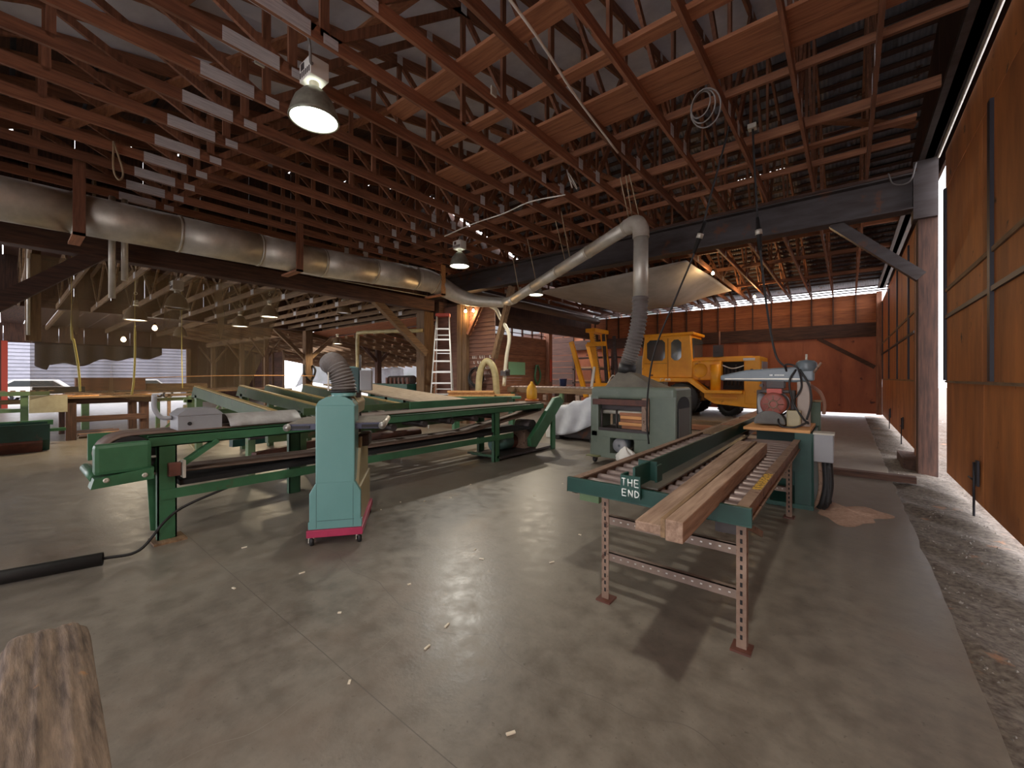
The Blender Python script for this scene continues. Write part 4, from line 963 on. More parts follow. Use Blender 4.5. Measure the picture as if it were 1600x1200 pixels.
for x in (-.2,.2):
    for y in (.03,.85):
        c_ = MB().cbox((x,y,.078),(.05,.05,.016)).box((x-.028,y-.014,.03),(x-.02,y+.014,.08)).box((x+.02,y-.014,.03),(x+.028,y+.014,.08)).build('caster', galv, ds)
        MB().lathe([(.01,-.016),(.04,-.016),(.044,0),(.04,.016),(.01,.016)], (x,y,.0445), (1,.3,0), 18).build('wheel', black, c_)

# ------------------------------------------------------------------ transfer deck with sloping green rails
td = thing('transfer_deck', 'green transfer deck with sloping chain rails rising behind the conveyor', 'conveyor', (-8,3.6,0))
def zr(x): return 1.0+.33*(-6.1-x)/4.1
for i, y in enumerate((2.42,3.2,3.72,4.55)):
    MB().prism([(-10.2,zr(-10.2)-.22),(-10.05,zr(-10.05)),(-6.1,zr(-6.1)),(-6.1,zr(-6.1)-.14),(-6.6,zr(-6.6)-.17),(-9.7,zr(-9.7)-.19)], 1, y-.05, y+.05).build('chain_rail', deck_g, td, world=True)
    MB().beam((-10.05,y,zr(-10.05)+.012),(-6.1,y,zr(-6.1)+.012),.07,.022).build('wear_strip', mat('ochre_strip', col=S(176,148,84), col2=S(140,116,66), rough=.6, scale=5) if i == 0 else bpy.data.materials['ochre_strip'], td, world=True)
    MB().cyl((-10.0,y-.04,zr(-10)-.12),(-10.0,y+.04,zr(-10)-.12),.12,16).build('sprocket', steel_dk, td, world=True)
    for x in (-9.9,-7.2): MB().box((x-.06,y-.05,0),(x+.06,y+.05,zr(x)-.15)).build('leg', deck_g if i else green_lt, td, world=True)
MB().box((-6.3,2.3,.6),(-6.2,6.6,.8)).build('front_beam', deck_g, td, world=True)
MB().box((-10.0,2.3,.72),(-9.9,6.6,.86)).build('rear_beam', deck_g, td, world=True)
MB().box((-6.06,2.7,.96),(-6.02,7.4,1.06)).build('stop_board', deck_g, td, world=True)
MB().cyl((-6.9,2.3,.62),(-6.9,6.4,.62),.05,12).build('drive_shaft', steel_dk, td, world=True)
for k in range(11):
    y = 4.95+k*.118
    MB().add([(-10.0,y,zr(-10)),(-6.15,y,zr(-6.15)),(-6.15,y+.11,zr(-6.15)),(-10.0,y+.11,zr(-10)),(-10.0,y,zr(-10)+.03),(-6.15,y,zr(-6.15)+.03),(-6.15,y+.11,zr(-6.15)+.03),(-10.0,y+.11,zr(-10)+.03)], MB.BF).build('deck_board', mat('dusty_deck', col=S(166,148,126), col2=S(136,118,98), rough=.85, scale=6) if k == 0 else bpy.data.materials['dusty_deck'], td, world=True)
for k in range(3): MB().beam((-7.0-k,2.4,.3+.1*k),(-8.5-k*.3,6.2,.35),.1,.12).build('tie_bar', [rust_dk,green_dk,rust][k], td, world=True)
for k in range(3):
    MB().cyl((-6.15,3.9+k*.62,.86),(-5.9,3.9+k*.62,.86),.09,16).build('idler_wheel', steel_dk, td, world=True)
MB().tube([(-6.1,3.6,.52),(-5.95,4.7,.52)], .07, 12).build('gear_motor', rust_dk, td, world=True)
cable('hose', [(-10.3,2.3,.95),(-10.35,2.25,.6),(-10.2,2.3,.3),(-9.9,2.4,.05)], .035, pvc, '', parent=td)

# ------------------------------------------------------------------ sorting table, trough, chain conveyor and clutter in the left bay
st = thing('sorting_table', 'wide brown topped sorting table on square wooden legs in the left bay', 'table', (-15,1.8,0))
MB().box((-16.6,.72,1.0),(-14.3,2.62,1.04)).build('table_top', old_y, st, world=True)
for x, y in ((-14.45,1.02),(-14.55,2.36),(-16.3,1.02),(-16.4,2.4)): MB().box((x-.09,y-.09,0),(x+.09,y+.09,.9)).build('leg', dark_z, st, world=True)
MB().box((-14.5,.85,.86),(-14.42,2.5,1.0)).build('apron', dark_y, st, world=True); MB().box((-16.5,.9,.86),(-14.4,1.0,1.0)).build('apron', dark_x, st, world=True)
MB().box((-14.5,1.0,.42),(-14.42,2.4,.56)).build('stretcher', dark_y, st, world=True)
so = random.Random(8)
cols = [old_y, wood_y, old_x, fresh, beam_wood, dark_y]
for k in range(34):
    x = so.uniform(-16.3,-14.5); y = so.uniform(.95,2.6); l = so.uniform(.2,.55); a = so.uniform(-.5,.5)
    o = MB().beam((x-l*.4*sin(a),y-l*.5*cos(a),1.052+.02*(k%3)),(x+l*.4*sin(a),y+l*.5*cos(a),1.056+.02*(k%3)),so.uniform(.04,.1),.022).build('offcut', cols[k%6])
    tag(o, 'short wood offcut in the litter on the sorting table', 'offcut', 'offcuts on the sorting table')
sl = thing('sorting_deck', 'long dusty slatted deck covered with wood behind the sorting table', 'deck', (-19,4,0))
for k in range(8): MB().box((-21.5+k*.56,1.2,1.02),(-20.98+k*.56,7.2,1.06+.01*(k%2))).build('slat', [wood_y,old_y,beam_wood][k%3], sl, world=True)
for x, y in ((-17.2,1.5),(-17.2,4),(-17.2,6.9),(-21,1.5),(-21,6.9)): MB().box((x-.08,y-.08,0),(x+.08,y+.08,1.02)).build('leg', green_lt, sl, world=True)
tag(MB().box((-18.2,1.36,1.1),(-17.9,2.95,1.5)).build('timber_baulk', wood_y, None, bevel=.02), 'big brown timber baulk lying behind the sorting table', 'timber')
tag(MB().box((-18.4,3.0,1.08),(-18.1,4.7,1.3)).build('timber_baulk', old_y, None, bevel=.02), 'lower tan timber baulk right of the big brown one', 'timber')
tag(MB().box((-17.6,.5,1.05),(-17.2,1.5,1.24)).build('rubber_sill', black, None, bevel=.02), 'dark rubber sill in front of the far opening', 'sill')
tr_ = thing('steel_trough', 'dark teal steel trough with sloping base at the left edge', 'trough', (-12.9,-.2,0))
MB().prism([(-12.6,.56),(-12.6,.24),(-12.75,.02),(-13.25,.02),(-13.4,.24),(-13.4,.56),(-13.36,.56),(-13.36,.26),(-13.22,.06),(-12.78,.06),(-12.64,.26),(-12.64,.56)], 1, -1.6, .6).build('trough_body', green_dk, tr_, world=True)
MB().prism([(-12.64,.5),(-12.64,.26),(-12.78,.06),(-13.22,.06),(-13.36,.26),(-13.36,.5)], 1, .58, .6).build('end_cap', green_dk, tr_, world=True)
MB().prism([(-12.605,.24),(-12.745,.02),(-12.7,.0),(-12.55,.2)], 1, -1.6,.5).build('sill_plate', rust_dk, tr_, world=True)
cc = thing('chain_conveyor', 'pale green chain conveyor with a toothed chain at the left edge', 'conveyor', (-14.4,-.2,0))
MB().box((-14.75,-1.6,1.09),(-14.35,.68,1.18)).build('chain_beam', green_lt, cc, world=True)
for k in range(16): MB().box((-14.6,-1.5+k*.145,1.18),(-14.5,-1.42+k*.145,1.21)).build('chain_link', rust, cc, world=True)
MB().box((-14.25,.36,.7),(-14.2,.95,1.09)).build('side_panel', mat('dirty_panel', col=S(176,168,142), col2=S(146,136,112), rough=.7, scale=3), cc, world=True)
for y in (-1.2,.3): MB().box((-14.5,y-.06,0),(-14.38,y+.06,1.09)).build('leg', green_lt, cc, world=True)
MB().box((-14.5,-1.6,.72),(-14.36,.36,.8)).build('tie_rail', green_lt, cc, world=True)
MB().box((-14.6,-1.6,.9),(-14.5,.3,1.0)).build('inner_board', old_y, cc, world=True)
MB().box((-13.9,-1.4,.46),(-13.7,.7,.56)).box((-14.0,-1.2,.3),(-13.8,.9,.36)).build('lower_rail', green, cc, world=True)
lo_ = random.Random(21)
for k in range(9):
    y0 = lo_.uniform(1.15,1.25); l = lo_.uniform(.8,1.0); x = -14.75-.2*k; z = .002
    o = MB().box((x-.08,y0,z),(x+.08,y0+l,z+.045)).build('stored_board', cols[k%6])
    tag(o, '%s board from the front stored flat under the sorting table' % ORD[k], 'board', 'boards under the sorting table')
def xframe(label, x, y, m):
    o = thing('steel_trestle', label, 'trestle', (x,y,0))
    for dy in (-.35,.35): MB().box((x-.04,y+dy-.04,0),(x+.04,y+dy+.04,.98)).build('leg', m, o, world=True)
    MB().box((x-.04,y-.45,.92),(x+.04,y+.45,1.0)).build('top_rail', m, o, world=True)
    MB().beam((x,y-.32,.1),(x,y+.32,.9),.04,.05,(1,0,0)).build('diagonal', m, o, world=True)
xframe('green braced trestle just right of the sorting table', -13.2, 2.75, green_lt)
xframe('pale green trestle behind the curved conveyor hose', -12.0, 3.1, green_lt)
xframe('rusty trestle under the far sorting deck', -16.4, 3.6, rust)
gmx = thing('green_edger', 'dark green sawmill edger standing left of the old post', 'machine', (-13.2,9.2,0))
MB().box((-14.3,8.7,.95),(-11.7,9.7,1.28)).build('frame', green_dk, gmx, world=True, bevel=.02)
MB().box((-14.2,8.75,.62),(-11.8,9.65,.8)).build('lower_frame', green_dk, gmx, world=True)
for x in (-14.1,-13,-11.9): MB().box((x-.08,8.75,0),(x+.08,8.95,.95)).build('leg', green_dk, gmx, world=True)
MB().tube([(-13.4,9.2,1.4),(-12.0,9.2,1.42)], .16, 14).build('rotor_housing', steel_dk, gmx, world=True)
for k in range(6): MB().box((-13.4+k*.25,9.0,1.28),(-13.3+k*.25,9.3,1.5)).build('feed_guide', rust_dk, gmx, world=True)
cable('hose', [(-20.0,9.0,2.1),(-19.95,8.98,1.7),(-20.0,9.3,1.35),(-19.95,9.5,1.8),(-20.0,9.4,2.1)], .05, black, 'thick cable loop hanging on the old back post', 'cable', 6)
dp = thing('drop_pipe', 'yellowish vertical pipe with elbow behind the drum sander hose', 'pipe', (-13.5,7.9,2.6))
MB().tube(spline([(-11.2,9.0,3.1),(-12.4,8.4,3.1),(-13.3,7.95,3.08),(-13.45,7.9,2.95),(-13.45,7.9,2.0),(-13.42,7.88,1.2)],6), .065, 12).build('tube', pvc, dp, world=True)
yel_m = mat('yellow_hose', col=S(222,206,110), rough=.6)
def yel(label, pts, r=.02):
    q = spline(pts, 6); o = MB().tube(q, [.004 if p.z > 2.75 else r for p in q], 8).build('yellow_hose', yel_m); tag(o, label, 'hose')
yel('yellow air hose hanging straight down below a lit lamp', [(-13.0,1.95,5.3),(-13.0,1.95,2.8),(-13.0,1.95,2.0),(-13.02,1.93,1.4),(-13.05,1.9,1.1)])
yel('yellow air hose hanging at a slant before the torn tarp', [(-13.0,.93,5.3),(-13.0,.93,2.6),(-12.98,.96,2.3),(-13.02,1.03,1.75),(-13.02,1.06,1.2)])
yel('thin yellow line hanging beside the first post of the net', [(-14.7,3.2,5.3),(-14.7,3.2,3.2),(-14.7,3.2,2.2),(-14.7,3.22,1.2)], .012)
cable('orange_rope', [(-18,2.93,1.49),(-17,4.5,1.56),(-16,6.3,1.58),(-15.4,7.3,1.56)], .014, fresh, 'orange rope stretched across the left bay above the deck', 'rope', 4)

# ------------------------------------------------------------------ stepladder by the old post
la = thing('stepladder', 'tall aluminium stepladder with a red top leaning open by the old post', 'ladder', (-9.75,8.6,0), RAD(42))
H_ = 3.4
for s in (-1,1):
    MB().beam((s*.36,-.55,0),(s*.19,0,H_),.03,.075,(0,1,0)).build('front_rail', alu, la)
    MB().beam((s*.32,.6,0),(s*.18,.08,H_),.025,.05,(0,1,0)).build('rear_rail', alu, la)
for k in range(1,10):
    t = k/10.2; hw = .36-.17*t; y = -.55*(1-t)
    MB().cbox((0,y,H_*t),(2*hw,.1,.045)).build('step', alu, la)
for k in range(1,6):
    t = k/6; hw = .32-.14*t; MB().cbox((0,.6-.52*t,H_*t),(2*hw,.03,.03)).build('rear_bar', alu, la)
MB().cbox((0,.04,H_+.04),(.44,.24,.1)).build('top_cap', redp, la, bevel=.02)
for s in (-1,1): MB().beam((s*.3,-.36,1.2),(s*.27,.4,1.25),.01,.025).build('spreader', alu, la)
MB().beam((-.3,-.5,.25),(-.1,-.45,.6),.01,.03).beam((.3,-.5,.25),(.1,-.45,.6),.01,.03).build('knee_strut', alu, la)
# coil, bent hose, lumber stack and roller conveyor behind
cb = MB(); cbr = random.Random(6)
for k in range(7): cb.ring((-9.1+cbr.uniform(-.03,.03),9.42-.012*k,1.5+cbr.uniform(-.06,.06)), .27+cbr.uniform(-.06,.05), .014, (cbr.uniform(-.15,.15),1,cbr.uniform(-.1,.1)), 28, 6)
tag(cb.build('cable_coil', black), 'black cable coil hanging on the office wall post', 'coil')
cable('bent_hose', [(-8.75,9.15,.0),(-8.75,9.15,1.2),(-8.68,9.18,1.75),(-8.5,9.25,2.0),(-8.3,9.33,1.78),(-8.25,9.4,1.2),(-8.25,9.42,0)], .1, pvc, 'fat cream hose bent in an upside down U before the office wall', 'hose', 6, seg=14)
lsb = thing('lumber_bench', 'low bench carrying orange sawn lumber behind the conveyor', 'bench', (-8.2,8.6,0))
MB().beam((-9.0,8.15,.93),(-7.3,9.4,.93),.5,.06).build('bench_top', green, lsb, world=True)
for x, y in ((-8.8,8.2),(-7.5,9.25),(-8.9,8.4),(-7.6,9.3)): MB().box((x-.05,y-.05,0),(x+.05,y+.05,.9)).build('leg', green, lsb, world=True)
for k, (o_, z, lab) in enumerate(((0,.985,'lowest orange sawn plank on the lumber bench'),(.03,1.04,'middle orange sawn plank on the lumber bench'),(-.02,1.095,'top orange sawn plank on the lumber bench'),(.36,.985,'long pale plank behind the orange ones on the bench'))):
    tag(MB().beam((-8.95,8.1+o_,z),(-7.9+.3*(k==3),8.92+o_+.2*(k==3),z),.2,.05).build('sawn_plank', fresh), lab, 'plank')
rc = thing('roller_conveyor', 'long rusty roller conveyor with toothed edge behind the tarp covered machine', 'conveyor', (-6.6,10,0), 0)
MB().box((-8.4,10.1,1.04),(-4.4,10.16,1.2)).build('side_rail', old_x, rc, world=True); MB().box((-8.4,10.8,1.04),(-4.4,10.86,1.2)).build('side_rail', old_x, rc, world=True)
for k in range(26): MB().cyl((-8.3+k*.15,10.16,1.19),(-8.3+k*.15,10.8,1.19),.045,10).build('roller', roller_m, rc, world=True)
for x in (-8.2,-6.4,-4.6): MB().box((x-.05,10.1,0),(x+.05,10.2,1.05)).build('leg', green_lt, rc, world=True)
MB().box((-8.3,10.12,.7),(-4.5,10.18,.78)).build('tie_rail', rust, rc, world=True)
for k in range(7): MB().cbox((-8.0+k*.55,10.05,.92),(.12,.1,.16)).build('bearing_block', green_lt if k%2 else rust, rc, world=True)
bb = MB().lathe([(.001,0),(.15,0),(.19,.42),(.2,.44),(.16,.44),(.14,.05)], (-10.9,17.4,1.0), (0,0,1), 18).build('blue_bucket', blue); tag(bb, 'dark blue bucket standing on a shelf near the lumber racks', 'bucket')
tag(MB().box((-11.2,17.1,0),(-10.5,17.8,1.0)).build('wooden_stand', dark_z), 'dark wooden stand under the blue bucket', 'stand')
tag(MB().box((-11.4,17.0,1.3),(-11.36,17.12,2.4)).build('red_extinguisher_board', redp), 'narrow red board on the wall left of the lumber racks', 'board')
cable('hose_loop', [(-11.5,16.0,2.1),(-11.48,15.85,1.5),(-11.5,16.1,1.2),(-11.48,16.3,1.6),(-11.5,16.1,2.1)], .05, green, 'green hose loop hanging on the brown side wall', 'hose')
rk = thing('lumber_rack', 'dark lumber rack with boards stacked in the back corner', 'rack', (-10.2,19.4,0))
for x in (-11.2,-10.1,-9.0): MB().box((x-.06,18.9,0),(x+.06,19.0,3.0)).build('upright', dark_z, rk, world=True)
for z in (.5,1.2,1.9,2.5):
    MB().box((-11.3,18.9,z),(-8.9,19.8,z+.06)).build('shelf', dark_x, rk, world=True)
rr_ = random.Random(12)
for i, z in enumerate((.56,1.26,1.96)):
    for k in range(7):
        y = 19.02+.108*(k%7); o = MB().box((-11.3+rr_.uniform(0,.4),y,z+.002),(-9.0-rr_.uniform(0,.5),y+.1,z+.05+.03*(k%3))).build('racked_board', cols[(k+i)%6]); tag(o, '%s board from the front on the %s shelf of the lumber rack' % (ORD[k], ('lowest','middle','upper')[i]), 'board', 'boards in the lumber rack')
# white sheet covered machine
wt = thing('covered_machine', 'machine draped with crumpled white sheeting left of the planer', 'machine', (-5.0,8.9,0))
def dr(u, v):
    a = -.35+u*1.0; prof = [(0,.68),(.25,.78),(.55,.95),(.9,1.06),(1.0,1.05)]
    x = -5.62+1.25*u; top = .74+.36*u+.03*sin(u*19)
    if v < .45: y = 8.55+.75*(1-v/.45); z = top+.02*sin(u*30+v*20)
    else:
        k = (v-.45)/.55; y = 8.55-.1*k-.05*sin(u*16+k*3)*k; z = top-(top-.1-.42*u**2)*k
    return (x, y, z)
MB().grid(dr, 36, 22).build('white_sheeting', white_cl, wt, world=True, solid=.008)
MB().box((-5.6,8.62,.04),(-4.5,9.3,.62)).build('machine_body', steel_dk, wt, world=True, bevel=.03)
MB().box((-5.72,8.55,0),(-5.58,9.2,.62)).build('black_skirt', black, wt, world=True, bevel=.02)
for x in (-5.5,-4.55): MB().cyl((x,8.5,.07),(x,8.58,.07),.07,14).build('wheel', black, wt, world=True)
tag(MB().box((-5.9,8.6,0),(-5.76,8.8,.32)).build('white_can', white_p, None, bevel=.02), 'pale container on the floor beside the black skirt', 'container')

# ------------------------------------------------------------------ yellow rough terrain forklift
fk = thing('yellow_loader', 'old yellow rough terrain forklift parked before the red plywood wall', 'forklift', (-5.2,17.9,0))
Y0, Y1 = 17.2, 18.9
MB().prism([(-6.85,1.48),(-6.85,2.1),(-6.72,3.22),(-4.85,3.22),(-4.78,2.1),(-4.78,1.48)], 1, Y0, Y1-.1).build('cab', yellow, fk, world=True, bevel=.06, bseg=3)
MB().box((-6.85,Y0-.03,3.2),(-4.72,Y1-.05,3.32)).build('cab_roof', yellow, fk, world=True, bevel=.05)
def win(a, b, z0, z1, side=True):
    return MB().prism([(a+.12,z0),(b-.12,z0),(b,z0+.12),(b,z1-.12),(b-.12,z1),(a+.12,z1),(a,z1-.12),(a,z0+.12)], 1, Y0-.015, Y0+.01).build('window', glass_d, fk, world=True)
win(-6.6,-5.85,2.2,3.06); win(-5.6,-5.2,2.2,3.04)
MB().prism([(17.35,2.25),(18.6,2.25),(18.6,3.08),(17.35,3.08)], 0, -4.83, -4.76).build('rear_window', glass_d, fk, world=True)
MB().prism([(17.35,2.1),(18.6,2.1),(18.6,3.05),(17.35,3.05)], 0, -6.86, -6.74).build('front_window', glass_d, fk, world=True)
sm2 = MB().box((-5.74,Y0-.012,1.52),(-5.72,Y0,3.1)).box((-6.72,Y0-.012,2.08),(-5.78,Y0,2.095)).box((-6.5,Y0-.014,1.56),(-6.35,Y0,1.63)); sm2.build('door_seam', mat('seam_brown', col=S(120,74,24), rough=.6), fk, world=True)
MB().box((-4.8,Y0+.02,1.4),(-3.75,Y1,2.16)).build('tank_housing', yellow, fk, world=True, bevel=.05)
MB().lathe([(.001,.0),(.26,0),(.28,.02),(.28,.04)], (-4.5,Y0+.0,1.78), (0,-1,0), 20).build('hub_cover', yellow, fk, world=True)
MB().box((-4.8,Y0+.15,2.1),(-2.7,Y1-.1,2.3)).build('hood', yellow, fk, world=True, bevel=.04)
MB().box((-3.75,Y0+.35,1.05),(-2.95,Y1,2.1)).build('engine_block', dark, fk, world=True)
en = MB()
for k in range(6): en.tube([(-3.7+k*.13,Y0+.33,1.2),(-3.68+k*.13,Y0+.31,2.0-.1*(k%3))], .035, 8)
en.build('engine_pipes', steel_dk, fk, world=True)
cable('hose', [(-3.8,Y0+.2,2.0),(-3.4,Y0+.22,1.85),(-3.0,Y0+.18,1.95),(-2.8,Y0+.12,2.02)], .022, white_p, '', parent=fk)
MB().cyl((-3.95,Y0+.05,.95),(-3.95,Y0+.05,2.0),.18,20).build('air_canister', yellow, fk, world=True)
MB().box((-2.98,Y0+.02,.5),(-2.45,Y1+.1,2.28)).build('counterweight', yellow, fk, world=True, bevel=.05)
MB().box((-2.46,Y0+.3,.95),(-2.42,Y1-.2,2.1)).build('radiator_grille', grey_box, fk, world=True)
MB().box((-3.0,Y0-.0,2.13),(-2.62,Y0+.015,2.22)).build('name_plate', white_p, fk, world=True)
MB().cyl((-2.72,Y0+.0,1.75),(-2.72,Y0+.03,1.75),.07,14).build('side_cap', dark, fk, world=True)
MB().box((-4.05,Y0+.1,2.3),(-3.7,Y0+.25,2.75)).build('exhaust_guard', steel_dk, fk, world=True)
MB().cyl((-3.88,Y0+.3,2.3),(-3.88,Y0+.3,3.3),.045,10).build('exhaust_stack', rust_dk, fk, world=True)
fen = [(-7.6,1.32),(-7.6,1.48),(-4.75,1.48),(-4.2,1.02),(-3.0,1.02),(-3.0,.9),(-4.3,.9),(-4.88,1.34)]
MB().prism(fen, 1, Y0-.25, Y0+.2).build('fender', yellow, fk, world=True, bevel=.02)
MB().prism([(-4.35,.72),(-4.0,.5),(-2.46,.36),(-2.46,1.0),(-4.35,1.0)], 1, Y0+.03, Y1+.05).build('chassis', yellow, fk, world=True, bevel=.02)
MB().box((-8.2,Y0+.2,.6),(-4.4,Y1-.2,.95)).build('frame', mat('loader_frame', col=S(150,100,34), rough=.6), fk, world=True)
MB().box((-4.1,Y0-.1,.7),(-3.2,Y0+.03,.74)).build('step_plate', yellow, fk, world=True)
mk = MB()
for i, (a, b) in enumerate((((-5.2,.86),(-5.2,.96)),((-5.2,.96),(-5.08,.96)),((-5.0,.86),(-5.0,.95)),((-5.0,.93),(-4.94,.95)),((-4.94,.95),(-4.94,.86)),((-4.88,.86),(-4.88,.95)),((-4.88,.95),(-4.82,.95)),((-4.82,.95),(-4.82,.86)))):
    mk.tube([(a[0]-.75,Y0-.256,a[1]+.5),(b[0]-.75,Y0-.256,b[1]+.5)], .012, 5)
mk.build('stencil_marks', paper, fk, world=True)
for x, y, r in ((-5.15,Y0-.02,.65),(-5.15,Y1+.1,.65),(-3.6,Y0+.75,.4),(-3.6,Y1-.5,.4)):
    whl = MB().lathe([(r*.5,-.2),(r*.93,-.21),(r,-.14),(r,.14),(r*.93,.21),(r*.5,.2)], (x,y,r), (0,1,0), 32).build('tyre', black, fk, world=True)
    MB().lathe([(.001,-.1),(r*.2,-.12),(r*.25,-.06),(r*.5,-.12),(r*.5,.12),(.001,.1)], (x,y,r), (0,1,0), 24).build('wheel_rim', yellow if r > .5 else steel_dk, whl, world=True)
    ln_ = MB()
    for k in range(20): a = k*pi/10; ln_.beam((x+r*cos(a),y-.19,r+r*sin(a)),(x+r*cos(a+.14),y+.19,r+r*sin(a+.14)),.05,.035,(cos(a),0,sin(a)))
    ln_.build('tread_lugs', black, whl, world=True)
# mast, leaning back, with chains, cylinder and fork bars
for y in (Y0+.25,Y1-.35):
    MB().beam((-8.9,y,.5),(-9.35,y,3.75),.12,.24,(1,0,0)).build('mast_rail', yellow, fk, world=True)
    MB().beam((-8.55,y,.9),(-8.75,y,3.5),.08,.14,(1,0,0)).build('lift_cylinder', steel_dk, fk, world=True)
MB().box((-9.6,Y0+.1,3.62),(-9.1,Y1-.2,3.8)).box((-9.5,Y0+.05,2.95),(-8.6,Y0+.2,3.15)).build('mast_crosshead', yellow, fk, world=True)
MB().box((-9.2,Y0+.1,1.05),(-7.6,Y0+.25,1.25)).build('mast_tie', yellow, fk, world=True)
for k in range(22): MB().cbox((-9.12+.018*k*.8,Y0+.09,3.5-.095*k),(.05,.03,.06)).build('chain_link', rust, fk, world=True)
for y in (Y0-.1,Y1-.2):
    MB().beam((-10.25,y,3.2),(-9.45,y,.6),.14,.2,(1,0,0)).build('fork_arm', yellow, fk, world=True)
MB().beam((-9.3,Y0-.05,.4),(-9.05,Y0-.05,2.0),.06,.12,(1,0,0)).build('white_post', white_p, fk, world=True)
cable('hose', [(-8.6,Y0+.2,1.1),(-8.2,Y0+.1,1.6),(-8.0,Y0+.15,1.3),(-7.6,Y0+.2,1.5)], .03, white_p, '', parent=fk)
tag(MB().box((-9.0,20.4,.0),(-7.0,21.0,2.6)).build('storage_cabinet', mat('pale_cabinet', col=S(150,152,146), col2=S(126,128,122), rough=.6, scale=2), None, bevel=.02), 'pale grey cabinet standing behind the forklift mast', 'cabinet')
tag(MB().box((-4.4,13.2,.05),(-1.6,13.5,.2)).build('floor_timber', old_x), 'long timber lying on the floor in front of the forklift', 'timber')
tag(MB().box((-4.3,12.4,.02),(-1.7,12.7,.14)).build('floor_timber', wood_x), 'shorter brown timber lying nearer the roller table', 'timber')
tag(MB().box((-.2,8.1,0),(.75,8.25,.09)).build('floor_timber', dark_x), 'dark square timber on the floor right of the saw', 'timber')

# ------------------------------------------------------------------ canvas hung under the far trusses
def tp(u, v):
    A, B, D, E_ = V((-8.75,12.2,4.6)), V((-3.5,12.0,4.77)), V((-3.4,17.3,4.77)), V((-8.0,18.4,4.45))
    p = A.lerp(B,u).lerp(E_.lerp(D,u), v)
    sag = .45*sin(pi*u)**.9*sin(pi*v)**.8*(1-.35*sin(u*5+1)); p.z -= sag+.03*sin(u*14+v*6)*sin(pi*v)
    return p
tag(MB().grid(tp, 36, 30).build('canvas_sheet', canvas, None, solid=.008), 'big grey canvas sheet slung under the trusses before the far wall', 'canvas')

# ------------------------------------------------------------------ cables and drops from the roof
def drop(label, pts, plug, r=.013):
    o = thing('power_drop', label, 'cable', pts[0], 0, 'power cords dropping from the roof')
    MB().tube(spline(pts,8), r, 7).build('cord', black, o, world=True)
    p, q = V(plug[0]), V(plug[1])
    MB().tube([p,p.lerp(q,.35),p.lerp(q,.36),p.lerp(q,.55),p.lerp(q,.56),q], [.02,.03,.04,.04,.032,.024], 12).build('plug_body', black, o, world=True)
    MB().tube([p.lerp(q,.38),p.lerp(q,.53)], .042, 12).build('plug_band', galv, o, world=True)
    return o
drop('black power cord with plug slanting down past the elbow to the planer', [(-1.17,6.0,4.92),(-1.42,6.0,4.0),(-1.62,6.02,3.3),(-1.9,6.1,2.7),(-2.25,6.2,1.95),(-2.4,6.3,1.35),(-2.46,6.4,.8),(-2.45,6.45,.45)], ((-1.5,6.0,3.62),(-1.66,6.03,3.22)))
drop('black power cord with plug hanging straight above the radial arm saw', [(-.99,6.3,4.9),(-.95,6.3,4.0),(-.9,6.3,3.2),(-.82,6.28,2.4),(-.72,6.24,1.8),(-.6,6.2,1.62)], ((-.93,6.3,3.62),(-.9,6.3,3.18)))
dbx = MB().cbox((-.99,6.3,4.84),(.1,.1,.06)).build('outlet_box', galv); tag(dbx, 'small round outlet box on the truss above the saw', 'box')
lc = MB()
for k in range(3): lc.ring((-1.3+.025*k,5.0,4.6-.03*k), .13+.03*k, .009, (.5,1,.1+.2*k), 28, 6)
tag(lc.build('cable_coil', hose_g), 'grey cable coiled in loops hanging from the trusses', 'coil')
cable('white_cable', [(-2.2,2.0,4.76),(-2.3,3.2,4.75),(-2.45,4.2,4.76),(-2.58,5.6,4.75)], .014, white_p, 'white cable running along the underside of a truss', 'cable', 6)
wc = MB(); 
for k in range(2): wc.ring((-3.75,6.2+.1*k,4.95), .15, .01, (1,.4,.3+.3*k), 20, 6)
tag(wc.build('wire_coil', white_p), 'white wire coil on top of the trusses at the pale stringer', 'coil')
cable('white_cable', [(-3.9,6.3,4.75),(-4.6,6.2,4.78),(-5.3,6.25,4.75),(-6.2,6.3,4.77),(-7.2,6.4,4.75)], .012, white_p, 'white cable strung across the trusses in shallow dips', 'cable', 5)
cable('grey_cable', [(-4.5,2.13,4.95),(-4.3,2.0,4.75),(-4.25,1.95,4.95),(-4.3,1.8,5.1)], .014, hose_g, 'grey cable bowing down beside the big lamp', 'cable')
cable('cord', [(-8.2,1.0,4.9),(-8.2,1.0,4.5),(-8.15,1.05,4.35),(-8.2,1.1,4.5),(-8.2,1.0,4.9)], .012, rope_m, 'tan cord looped from the trusses at the upper left', 'cord')
cable('wire', [(.5,8.9,4.75),(.55,8.7,4.5),(.72,8.6,4.45),(.8,8.7,4.75)], .01, hose_g, 'loose wire looping over the right end of the steel beam', 'wire')
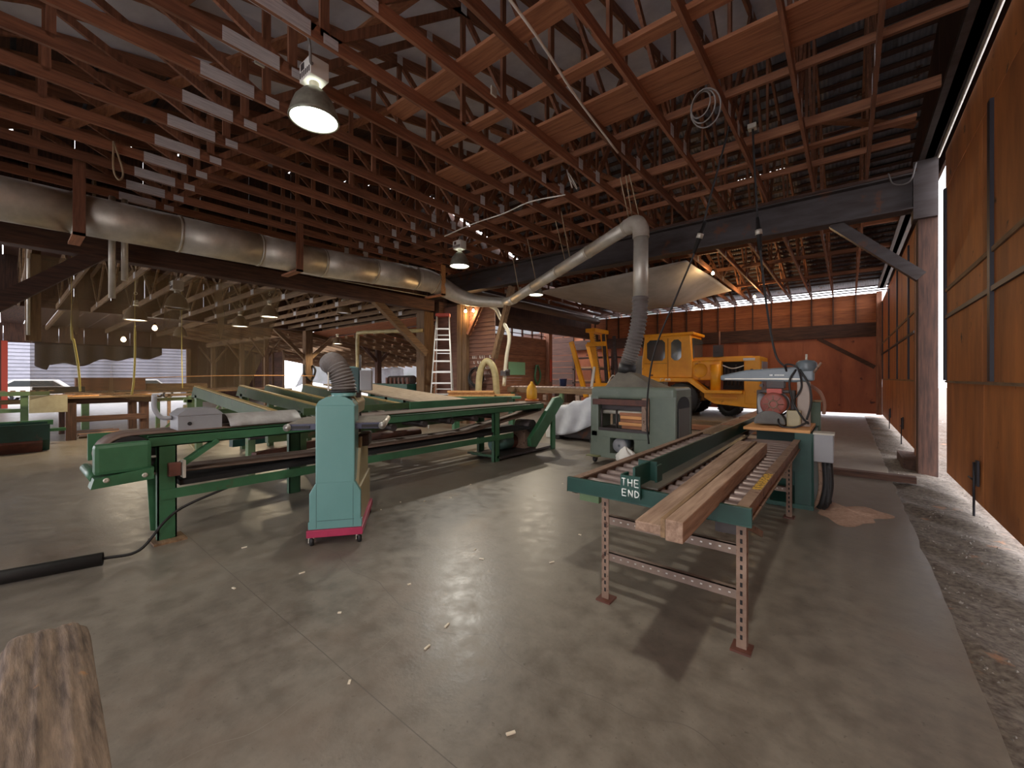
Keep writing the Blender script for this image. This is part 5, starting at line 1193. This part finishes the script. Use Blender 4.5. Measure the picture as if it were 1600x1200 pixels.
for k, (x, y) in enumerate(((-4.8,1.7),(-1.9,3.5),(-3.2,3.6))):
    tag(MB().cbox((x,y,4.83),(.02,.09,.1)).build('junction_box', galv), ['small metal junction box left of the big lamp','small metal junction box on a truss right of the catwalk','small metal junction box on a truss under the catwalk'][k], 'box')

# ------------------------------------------------------------------ floor bits
ps = thing('timber_stub', 'weathered split timber reaching in at the lower left corner', 'timber', (-1.4,.06,0))
def stub(u, v):
    a = 2*pi*u; k = .078*(1+.05*sin(a*3+1)+.03*sin(a*11+v*3)+.018*sin(a*23))
    p = V((-.55,.02,.745)).lerp(V((-1.73,.075,.745)), v)
    r = k*(1-.3*max(0,(v-.93)/.07)**2)
    c_, z_ = cos(a), sin(a); q = 5.
    m = (abs(c_)**q+abs(z_)**q)**(-1/q)
    return p+V((.04,1,0))*(c_*m*r)+V((0,0,1))*(z_*m*r)
sb = MB().grid(stub, 96, 40)
n0 = 40*97; sb.f.append(tuple(n0+k for k in range(96))); sb.sm.append(False)
sb.f.append(tuple(k for k in range(96))[::-1]); sb.sm.append(False)
sb.build('timber', mat('weathered_timber', col=S(140,120,102), col2=S(74,62,54), rough=.9, scale=6, stretch=(1.2,9,9), bump=.9, wear=S(158,118,80), wear_amt=.36, wear_scale=9), ps, world=True)
MB().box((-.9,-.05,.0),(-.75,.15,.66)).build('prop', old_z, ps, world=True)
chr_ = random.Random(9)
for k in range(26):
    x = chr_.uniform(-4.2,-.2); y = chr_.uniform(1.0,5.0); a = chr_.uniform(0,3); l = chr_.uniform(.008,.022)
    o = MB().beam((x-l*cos(a),y-l*sin(a),.004),(x+l*cos(a),y+l*sin(a),.004),.012,.006).build('wood_chip', chip); tag(o, 'tiny pale wood chip lying on the concrete floor', 'chip', 'wood chips on the floor')
def sdp(u, v): 
    a = 2*pi*u; r = v*(.42+.1*sin(a*3)+.05*sin(a*7)); return (-.02+r*cos(a)*.8, 5.9+r*sin(a), .002+.05*(1-v)**2+.004*sin(a*9+v*14)*(1-v))
tag(MB().grid(sdp, 40, 12).build('sawdust_pile', sawd), 'pinkish sawdust heap on the floor beside the saw stand', 'sawdust', kind='stuff')
